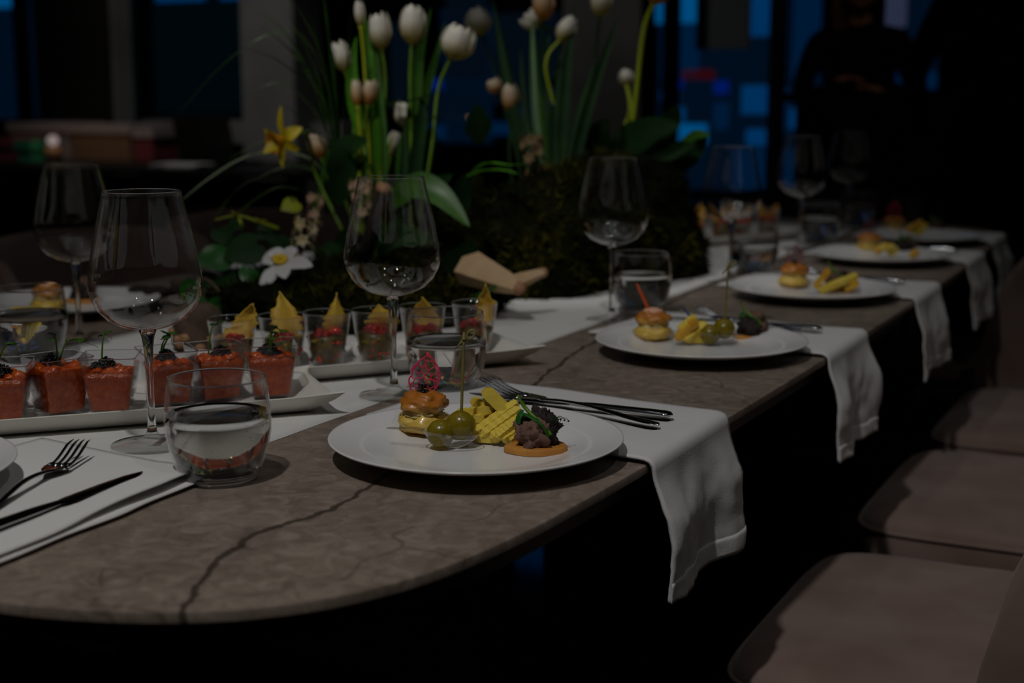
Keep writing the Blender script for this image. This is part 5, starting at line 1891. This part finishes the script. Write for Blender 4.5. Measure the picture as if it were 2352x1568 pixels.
for pts, w, Y, m in (([(1400, 370), (1440, 330), (1500, 300), (1560, 285)], 40, 2.80, 'leaf_dark'), ([(1420, 380), (1470, 350), (1530, 350), (1600, 330)], 34, 2.82, 'leaf_dark'), ([(1380, 380), (1370, 340), (1380, 300), (1400, 275)], 32, 2.78, 'leaf_dark'),
                     ([(1500, 330), (1530, 290), (1545, 260), (1550, 240)], 26, 2.84, 'leaf_dark'), ([(1160, 580), (1180, 530), (1195, 480), (1200, 430)], 38, 2.42, 'leaf_dark'), ([(1230, 590), (1230, 540), (1220, 490), (1205, 450)], 22, 2.44, 'leaf_green'),
                     ([(1480, 400), (1540, 380), (1590, 350), (1620, 300)], 30, 2.86, 'leaf_dark'), ([(1560, 330), (1590, 315), (1610, 310), (1632, 312)], 14, 2.84, 'leaf_green')):
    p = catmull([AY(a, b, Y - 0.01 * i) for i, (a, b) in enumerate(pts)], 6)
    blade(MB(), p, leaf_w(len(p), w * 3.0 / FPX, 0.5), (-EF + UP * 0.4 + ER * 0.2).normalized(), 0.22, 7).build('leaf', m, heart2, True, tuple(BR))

# ivy trailing on the left


def ivy_leaf(c, r, nrm, up, m, parent, org):
    nrm = nrm.normalized()
    t = (up - nrm * up.dot(nrm)).normalized()
    s = t.cross(nrm)
    prof = [(0.0, -0.62), (0.32, -0.86), (0.70, -0.72), (0.92, -0.30), (0.86, 0.12), (0.58, 0.50), (0.28, 0.80), (0.0, 1.05)]
    L = [(-x, y) for x, y in reversed(prof[1:-1])]
    ring = prof + L
    b = MB()
    vs = [c + nrm * (r * 0.02)]
    for x, y in ring:
        vs.append(c + s * (x * r) + t * (y * r) - nrm * (0.16 * r * x * x) - nrm * (0.10 * r * y * y))
    for x, y in ring:
        vs.append(c + s * (x * r * 0.55) + t * (y * r * 0.55) + nrm * (0.015 * r) - nrm * (0.05 * r * abs(x)))
    n = len(ring)
    fs = []
    for i in range(n):
        j = (i + 1) % n
        fs.append((1 + i, 1 + j, 1 + n + j, 1 + n + i))
        fs.append((0, 1 + n + i, 1 + n + j))
    b.add(vs, fs).build('leaf', m, parent, True, org)


iv0 = G(560, 740, TZ)
ivy = thing('ivy_vine', 'ivy with round green leaves trailing at the left of the centrepiece', 'ivy', iv0)
IV = [(492, 590, 46, 'ivy', 1.95), (560, 572, 52, 'leaf_dark', 1.98), (568, 688, 40, 'ivy', 1.86), (492, 706, 38, 'ivy', 1.84), (434, 662, 34, 'ivy', 1.86), (520, 640, 30, 'leaf_dark', 1.95), (600, 640, 40, 'ivy', 1.97), (540, 730, 34, 'leaf_dark', 1.84),
      (640, 560, 36, 'leaf_dark', 2.08), (660, 690, 46, 'leaf_dark', 2.02), (730, 640, 44, 'leaf_dark', 2.10), (475, 640, 28, 'leaf_dark', 1.95), (610, 530, 26, 'leaf_dark', 2.08), (510, 540, 28, 'leaf_dark', 2.02), (540, 520, 22, 'leaf_dark', 2.06),
      (700, 700, 50, 'leaf_dark', 2.04), (760, 580, 42, 'leaf_dark', 2.14), (455, 690, 26, 'ivy', 1.86), (612, 708, 34, 'leaf_dark', 1.95), (780, 690, 44, 'leaf_dark', 2.06), (570, 630, 26, 'ivy', 1.92), (505, 760, 26, 'leaf_dark', 1.80), (668, 470, 26, 'leaf_lime', 2.16)]
g = random.Random(21)
for (a, b_, r, m, Y) in IV:
    c = AY(a, b_, Y)
    nr = -EF * g.uniform(0.6, 1.0) + UP * g.uniform(0.35, 0.9) + ER * g.uniform(-.5, .5)
    ivy_leaf(c, r * c.dot(EF) / FPX, nr, UP * g.uniform(-1, 0.3) + ER * g.uniform(-.8, .8), m, ivy, tuple(iv0))
vine = catmull([AY(740, 640, 2.1), AY(690, 690, 2.0), AY(600, 700, 1.92), AY(530, 690, 1.86), AY(470, 640, 1.90), AY(430, 668, 1.85)], 8)
MB().tube(vine, 0.0028, 7).build('vine_stem', 'bark', ivy, True, tuple(iv0))
tw = thing('budding_twig', 'yellow green budding twig left of the leaves', 'twig', AY(640, 525, 2.08))
tp = catmull([AY(640, 525, 2.08), AY(590, 508, 2.05), AY(545, 495, 2.03), AY(495, 505, 2.0)], 6)
MB().tube(tp, [0.0034 - 0.00012 * i for i in range(len(tp))], 7).build('branch', 'leaf_lime', tw, True, tuple(AY(640, 525, 2.08)))
for (a, b_, c_, d_) in ((545, 495, 530, 485), (590, 508, 615, 505), (548, 496, 556, 520), (600, 510, 585, 500)):
    p = [AY(a, b_, 2.03), AY((a + c_) / 2, (b_ + d_) / 2, 2.02), AY(c_, d_, 2.02)]
    MB().tube(p, [0.002, 0.0036, 0.0008], 7, flat=0.4).build('bud', 'leaf_lime', tw, True, tuple(AY(640, 525, 2.08)))

# moss mounds, bark, wood


def moss_mound(c, r, label, seed, ntuft):
    t = thing('moss_mound', label, 'moss', (c[0], c[1], TZ + 0.003))
    g = random.Random(seed)
    b = MB()

    def pt(th, ph):
        d = Vector((sin(ph) * cos(th), sin(ph) * sin(th), cos(ph)))
        k = 1.0 + 0.30 * noise.noise(d * 2.1 + Vector((seed, 0, 0))) + 0.12 * noise.noise(d * 6 + Vector((0, seed, 0)))
        return Vector((d.x * r[0] * k, d.y * r[1] * k, max(0.0, d.z * r[2] * k)))
    b.grid(lambda u, v: pt(2 * pi * u, v * pi / 2), 64, 24, True).build('mound', 'moss', t)
    tb = MB()
    for k in range(ntuft):
        th, ph = g.uniform(0, 2 * pi), math.acos(g.uniform(0.02, 1.0))
        p = pt(th, ph)
        n = Vector((p.x / r[0] ** 2, p.y / r[1] ** 2, p.z / r[2] ** 2 + 0.2)).normalized()
        x = n.orthogonal().normalized()
        y = n.cross(x)
        s = g.uniform(0.007, 0.020)
        for q in range(3):
            a = g.uniform(0, 2 * pi)
            e = x * cos(a) + y * sin(a)
            f = n.cross(e) * (s * 0.18)
            tip = p + n * s * g.uniform(0.5, 1.2) + e * s * g.uniform(0.3, 1.0)
            tb.add([p + f, p - f, tip, p + n * s * 0.2], [(0, 1, 2), (1, 3, 2), (3, 0, 2)])
    o = tb.build('moss_tufts', 'moss_tip', t, False)
    o['kind'] = 'stuff'
    return t


moss_mound((-1.145, 2.66, 0), (0.19, 0.40, 0.225), 'high dark moss mound behind the second wine glass', 3.0, 2600)
moss_mound((-1.325, 2.03, 0), (0.235, 0.24, 0.075), 'low dark moss and soil under the near tulips', 7.0, 1500)

moss_mound((-1.33, 2.42, 0), (0.17, 0.19, 0.17), 'dark moss hump between the near and far tulips', 11.0, 900)

wd = thing('split_branch', 'pale split branch lying at the foot of the moss', 'wood piece', G(1150, 690, TZ + 0.004))
worg = tuple(G(1150, 690, TZ + 0.004))
a, b = AY(1085, 618, 2.06), AY(1192, 662, 2.02)
br1 = MB().tube([a, a.lerp(b, 0.3), a.lerp(b, 0.7), b], [0.040, 0.034, 0.026, 0.014], 7, flat=0.75).build('split_wood', 'cut_wood', wd, False, worg)
MB().blob(b, (0.012, 0.012, 0.011), 0.2, 2, 1, 10, 7).build('broken_end', 'wood_end', br1, True, worg)
a, b = AY(1180, 650, 2.06), AY(1246, 626, 2.10)
br2 = MB().tube([a, a.lerp(b, 0.5), b], [0.020, 0.016, 0.011], 7, flat=0.7).build('split_wood', 'cut_wood', wd, False, worg)
MB().blob(b, (0.010, 0.010, 0.009), 0.2, 2, 2, 10, 7).build('broken_end', 'wood_end', br2, True, worg)

lg = G(424, 812, TZ)
log = thing('bark_log', 'short round bark log standing behind the salmon cups', 'log', (lg.x, lg.y + 0.03, TZ + 0.004))
MB().lathe([(0.0, 0.0), (0.032, 0.0), (0.036, 0.006), (0.035, 0.03), (0.036, 0.045), (0.032, 0.056), (0.020, 0.064), (0.0, 0.066)], 28).build('bark', 'bark', log)
gg = random.Random(3)
for k in range(7):
    a = atan2(-EF.y, -EF.x) + gg.uniform(-1.2, 1.2)
    z = gg.uniform(0.004, 0.03)
    MB().blob((0.034 * cos(a), 0.034 * sin(a), z), (0.008, 0.008, 0.006), 0.3, 2, k, 10, 6).build('bark_ridge', 'wood_end', log)
dw = thing('driftwood', 'dark gnarled driftwood seen through the near wine glass', 'driftwood', AY(360, 690, 1.93))
dworg = tuple(AY(360, 690, 1.93))
p = catmull([AY(300, 672, 1.95), AY(335, 668, 1.94), AY(375, 672, 1.93), AY(420, 662, 1.92)], 5)
MB().tube(p, [0.008 + 0.010 * abs(sin(i * 0.55)) for i in range(len(p))], 9, flat=0.7).build('branch', 'bark_dark', dw, True, dworg)
p = catmull([AY(345, 676, 1.94), AY(352, 700, 1.90), AY(362, 722, 1.88)], 5)
MB().tube(p, [0.016, 0.015, 0.014, 0.013, 0.012, 0.012, 0.013, 0.014, 0.012, 0.010, 0.006][:len(p)], 9).build('branch', 'bark_dark', dw, True, dworg)
p = catmull([AY(400, 668, 1.93), AY(415, 652, 1.92), AY(400, 650, 1.93)], 5)
MB().tube(p, 0.008, 8).build('branch', 'bark', dw, True, dworg)
st = thing('dark_stake', 'slanted dark brown stake seen through the middle wine glass', 'stake', AY(840, 560, 2.08))
p0, p1 = AY(830, 620, 2.10), AY(878, 440, 2.06)
q = MB().tube([p0, p1], [0.013, 0.013], 8).build('shaft', 'bark_dark', st, True, tuple(AY(840, 560, 2.08)))
MB().tube([p1, p1 + (p1 - p0).normalized() * 0.012], [0.013, 0.012], 8).build('cut_end', 'wood_end', st, True, tuple(AY(840, 560, 2.08)))

# ------------------------------------------------------------------ people and the back of the room


def skin_body(name, joints, edges, m, parent, org, sub=2):
    """one continuous surface grown around a skeleton; joints: name -> (pos, radius)"""
    me = bpy.data.meshes.new(name)
    keys = list(joints)
    me.from_pydata([tuple(Vector(joints[k][0]) - Vector(org)) for k in keys], [(keys.index(a), keys.index(b)) for a, b in edges], [])
    o = bpy.data.objects.new(name, me)
    COL.objects.link(o)
    o.parent = parent
    o.modifiers.new('skin', 'SKIN')
    sv = me.skin_vertices[0].data
    for i, k in enumerate(keys):
        r = joints[k][1]
        sv[i].radius = r if hasattr(r, '__len__') else (r, r)
        sv[i].use_root = (i == 0)
    ss = o.modifiers.new('sub', 'SUBSURF')
    ss.levels = sub
    ss.render_levels = sub
    o.modifiers['skin'].use_smooth_shade = True
    me.materials.append(MATS[m])
    return o


def person(label, x, y, face, arms, hair_len, sh=1.0):
    """standing person, 1.66 m; face = heading of the view in the floor plane"""
    org = (x, y, 0)
    p = thing('person', label, 'person', org)
    F = Vector((cos(face), sin(face), 0))
    S = Vector((-F.y, F.x, 0))       # the person's left
    O = Vector(org)

    def at(s, f, z):
        return O + S * s + F * f + Vector((0, 0, z * sh))
    J = {'pelvis': (at(0, 0, 0.90), (0.15, 0.11)), 'waist': (at(0, 0, 1.06), (0.125, 0.095)), 'chest': (at(0, 0.01, 1.24), (0.155, 0.105)), 'upper': (at(0, 0, 1.34), (0.13, 0.085)), 'neck0': (at(0, 0, 1.40), (0.055, 0.055))}
    E = [('pelvis', 'waist'), ('waist', 'chest'), ('chest', 'upper'), ('upper', 'neck0')]
    for q, s in (('l', 1), ('r', -1)):
        J['hip' + q] = (at(0.09 * s, 0, 0.84), 0.10)
        J['knee' + q] = (at(0.10 * s, 0.015, 0.48), 0.066)
        J['ank' + q] = (at(0.10 * s, -0.01, 0.10), 0.045)
        J['toe' + q] = (at(0.11 * s, 0.14, 0.04), 0.038)
        J['sho' + q] = (at(0.175 * s, 0, 1.345), 0.062)
        el, wr = arms[q]
        J['elb' + q] = (at(*el), 0.046)
        J['wri' + q] = (at(*wr), 0.034)
        E += [('pelvis', 'hip' + q), ('hip' + q, 'knee' + q), ('knee' + q, 'ank' + q), ('ank' + q, 'toe' + q), ('upper', 'sho' + q), ('sho' + q, 'elb' + q), ('elb' + q, 'wri' + q)]
    skin_body('clothes', J, E, 'black_cloth', p, org)
    for q in 'lr':
        el, wr = Vector(J['elb' + q][0]), Vector(J['wri' + q][0])
        d = (wr - el).normalized()
        a = wr - d * 0.01
        palm = wr + d * 0.07
        sd = d.cross(Vector((0, 0, 1))).normalized()
        JJ = {'w': (a, 0.026), 'p': (wr + d * 0.04, (0.034, 0.017)), 'k': (palm, (0.036, 0.014))}
        EE = [('w', 'p'), ('p', 'k')]
        for k, (o_, ln) in enumerate(((-0.027, 0.062), (-0.009, 0.075), (0.009, 0.070), (0.027, 0.055))):
            c = palm + sd * o_
            JJ['f%d' % k] = (c + d * 0.012, 0.0095)
            JJ['g%d' % k] = (c + d * ln * 0.6 - Vector((0, 0, 0.008)), 0.0085)
            JJ['h%d' % k] = (c + d * ln - Vector((0, 0, 0.022)), 0.0075)
            EE += [('k', 'f%d' % k), ('f%d' % k, 'g%d' % k), ('g%d' % k, 'h%d' % k)]
        th = wr + d * 0.02 + sd * 0.030
        JJ['t0'] = (th, 0.011)
        JJ['t1'] = (th + d * 0.03 + sd * 0.018, 0.0095)
        JJ['t2'] = (th + d * 0.055 + sd * 0.022, 0.008)
        EE += [('p', 't0'), ('t0', 't1'), ('t1', 't2')]
        skin_body('hand', JJ, EE, 'skin', p, org, 1)
    # head with neck, nose, ears, eyes, mouth
    hb = MB()
    hc_ = at(0, 0.015, 1.545)

    def head(u, v):
        th, ph = 2 * pi * u, pi * v
        d = Vector((sin(ph) * cos(th), sin(ph) * sin(th), cos(ph)))      # local: x = face, y = left
        rx, ry, rz = 0.094, 0.075, 0.112
        jaw = 1 - 0.22 * smooth01((v - 0.55) / 0.4)
        nose = 0.020 * exp(-((d.y) / 0.16) ** 2) * exp(-((d.z + 0.10) / 0.20) ** 2) * (d.x > 0)
        eye = -0.006 * (exp(-((abs(d.y) - 0.38) / 0.16) ** 2) * exp(-((d.z - 0.08) / 0.12) ** 2)) * (d.x > 0)
        return hc_ + F * (d.x * (rx * jaw + nose + eye)) + S * (d.y * ry * jaw) + Vector((0, 0, d.z * rz))
    hb.grid(head, 32, 20, True)
    hb.tube([at(0, 0, 1.37), at(0, 0.0, 1.44), at(0, 0.008, 1.50)], [0.060, 0.052, 0.050], 14)
    hd = hb.build('head', 'skin', p, True, org)
    for s in (1, -1):
        MB().blob(at(0.076 * s, 0.0, 1.545), (0.012, 0.012, 0.030), 0.2, 2, 1, 10, 8).build('ear', 'skin', hd, True, org)
        MB().blob(at(0.030 * s, 0.092, 1.555), (0.012, 0.012, 0.008), 0, 1, 0, 10, 8).build('eye', 'black_gloss', hd, True, org)
    MB().tube([at(-0.022, 0.092, 1.488), at(0, 0.101, 1.486), at(0.022, 0.092, 1.488)], [0.003, 0.006, 0.003], 7).build('mouth', 'wood_end', hd, True, org)

    def hair(u, v):
        th, ph = pi * 0.30 + u * pi * 1.40, 0.02 + v * pi * 0.62
        d = Vector((sin(ph) * cos(th), sin(ph) * sin(th), cos(ph)))
        c = hc_ + F * (d.x * 0.106 - 0.006) + S * (d.y * 0.088) + Vector((0, 0, d.z * 0.124 + 0.006))
        drop = smooth01((v - 0.55) / 0.45) * hair_len
        return c + Vector((0, 0, -drop)) + F * (-0.015 * drop / 0.2) + S * (0.01 * noise.noise(Vector((u * 9, v * 3, 0)))) + F * (0.008 * noise.noise(Vector((u * 14, v * 2, 4))))
    ho = MB().grid(hair, 40, 22).build('hair', 'hair', p, True, org)
    sd_ = ho.modifiers.new('thick', 'SOLIDIFY')
    sd_.thickness = 0.012
    if hair_len > 0.1:
        for k in range(7):
            s0 = 0.055 + 0.006 * k
            pts = catmull([at(-s0, 0.03, 1.60), at(-s0 - 0.02, 0.05, 1.50), at(-s0 - 0.01, 0.06, 1.41 - 0.01 * k), at(-s0 + 0.01, 0.07, 1.36 - 0.012 * k)], 5)
            MB().tube(pts, [0.006, 0.007] + [0.006] * (len(pts) - 4) + [0.004, 0.002], 6).build('hair_lock', 'hair_light', ho, True, org)
    return p


toward = atan2(-6.25, 1.47)
person('person in black with loose brown hair, arms folded behind the black counter', -1.46, 6.30, toward, {'l': ((0.25, 0.05, 1.10), (0.02, 0.20, 1.16)), 'r': ((-0.25, 0.05, 1.10), (-0.02, 0.17, 1.13))}, 0.20)
person('person in black at the right edge, standing with back turned', -0.69, 5.05, toward + pi * 0.92, {'l': ((0.29, -0.02, 1.09), (0.27, 0.12, 0.90)), 'r': ((-0.29, -0.02, 1.09), (-0.27, 0.12, 0.90))}, 0.04, 1.08)

# black counter
cx0, cx1 = -1.56, 0.6
bar = thing('bar_counter', 'tall black counter in front of the blue windows', 'counter', ((cx0 + cx1) / 2, 5.75, 0))
borg = ((cx0 + cx1) / 2, 5.75, 0)
MB().box(((cx0 + cx1) / 2, 5.78, 0.54), (cx1 - cx0 - 0.06, 0.42, 1.08)).build('body', 'black_paint', bar, False, borg)
MB().box(((cx0 + cx1) / 2, 5.75, 1.10), (cx1 - cx0, 0.52, 0.035)).build('countertop', 'black_paint', bar, False, borg)
for k in range(3):
    x = lerp(cx0 + 0.05, cx1 - 0.05, (k + 0.5) / 3)
    MB().box((x, 5.56, 0.56), ((cx1 - cx0 - 0.14) / 3, 0.02, 0.96)).build('front_panel', 'black_paint', bar, False, borg)
# notice board in the window
a, c = AY(1602, -30, 7.86), AY(1722, 112, 7.86)
nb = thing('notice_board', 'grey green square board hanging in the window', 'board', ((a.x + c.x) / 2, 7.86, c.z))
norg = ((a.x + c.x) / 2, 7.86, c.z)
MB().box(((a.x + c.x) / 2, 7.86, (a.z + c.z) / 2), (c.x - a.x, 0.02, a.z - c.z)).build('panel', 'board_grey', nb, False, norg)
for x in (a.x + 0.04, c.x - 0.04):
    MB().tube([(x, 7.86, a.z), (x, 7.86, 3.1)], 0.003, 5).build('hanging_wire', 'frame_metal', nb, True, norg)

# back table with things on it
bt = thing('back_table', 'black second table in the dim back of the room', 'table', (-5.25, 6.0, 0))
btorg = (-5.25, 6.0, 0)
MB().box((-5.25, 6.0, 0.735), (2.9, 0.95, 0.03)).build('tabletop', 'black_paint', bt, False, btorg)
MB().box((-5.25, 5.60, 0.36), (2.7, 0.02, 0.70)).build('front_panel', 'black_paint', bt, False, btorg)
for sx in (-1.3, 1.3):
    for sy in (-0.38, 0.38):
        MB().box((-5.25 + sx, 6.0 + sy, 0.36), (0.07, 0.07, 0.72)).build('leg', 'black_paint', bt, False, btorg)


def carton(u0, u1, v0, v1, Y, dep, m, label, lid=None):
    a, c = AY(u0, v0, Y), AY(u1, v1, Y)
    z0 = 0.751
    org = ((a.x + c.x) / 2, Y + dep / 2, z0)
    t = thing('carton', label, 'box', org, group='boxes on the back table')
    h = a.z - z0
    MB().box(((a.x + c.x) / 2, Y + dep / 2, z0 + h / 2), (c.x - a.x, dep, h)).build('box_body', m, t, False, org)
    MB().box(((a.x + c.x) / 2, Y + dep / 2, z0 + h + 0.012), (c.x - a.x + 0.03, dep + 0.03, 0.05)).build('box_lid', lid or m, t, False, org)


carton(22, 150, 296, 355, 6.10, 0.30, 'carton_pale', 'pale box at the left end of the back table', 'carton_pale')
carton(160, 300, 300, 355, 6.12, 0.28, 'carton_brown', 'brown box with pale lid in the middle of the back table', 'carton_pale')
carton(306, 352, 310, 355, 6.14, 0.22, 'carton_red', 'small red brown box with pale lid on the back table', 'carton_pale')
carton(40, 72, 338, 360, 5.75, 0.12, 'carton_green', 'small green box on the back table')
carton(-30, 34, 332, 362, 5.80, 0.16, 'carton_red', 'reddish box at the frame edge on the back table')
cp = AY(124, 372, 5.72)
cd = thing('candle_lantern', 'glowing candle in a glass on the back table', 'candle', (cp.x, 5.72, 0.751))
MB().lathe([(0, 0), (0.045, 0), (0.052, 0.01), (0.055, 0.16), (0.053, 0.16), (0.049, 0.012), (0, 0.012)], 24).build('glass_jar', 'clear_plastic', cd)
wx = MB().lathe([(0, 0.013), (0.042, 0.013), (0.042, 0.085), (0.0, 0.088)], 20).build('wax', 'candle_wax', cd)
cl = bpy.data.lights.new('candle_light', 'POINT')
cl.energy = 0.35
cl.color = (1.0, 0.55, 0.25)
cl.shadow_soft_size = 0.03
clo = bpy.data.objects.new('candle_light', cl)
clo.location = (0, 0, 0.150)
clo.parent = cd
COL.objects.link(clo)
MB().blob((0, 0, 0.120), (0.030, 0.030, 0.028), nu=14, nv=10).build('flame', 'candle_flame', cd)
# open laptop seen from behind
lp = AY(476, 366, 5.95)
lt = thing('laptop', 'open black laptop on the back table, lid towards us', 'laptop', (lp.x, 5.95, 0.751))
lorg = (lp.x, 5.95, 0.751)
MB().box((lp.x, 6.08, 0.760), (0.34, 0.24, 0.016)).build('keyboard_base', 'black_paint', lt, False, lorg)
M = Matrix.Rotation(radians(14), 3, 'X')
MB().box((lp.x, 5.93, 0.885), (0.36, 0.012, 0.25), M=M).build('screen_lid', 'black_paint', lt, False, lorg)
pp = AY(418, 372, 5.70)
o = MB()
for k in range(6):
    o.box((pp.x + 0.004 * (k % 2), 5.70 + 0.003 * (k % 3), 0.7525 + 0.003 * k), (0.26, 0.19, 0.003), 0.1 * (k % 3))
ps = o.build('paper_stack', 'paper', None, False, (pp.x, 5.70, 0.751))
tag(ps, 'small stack of white paper in front of the laptop', 'paper stack')
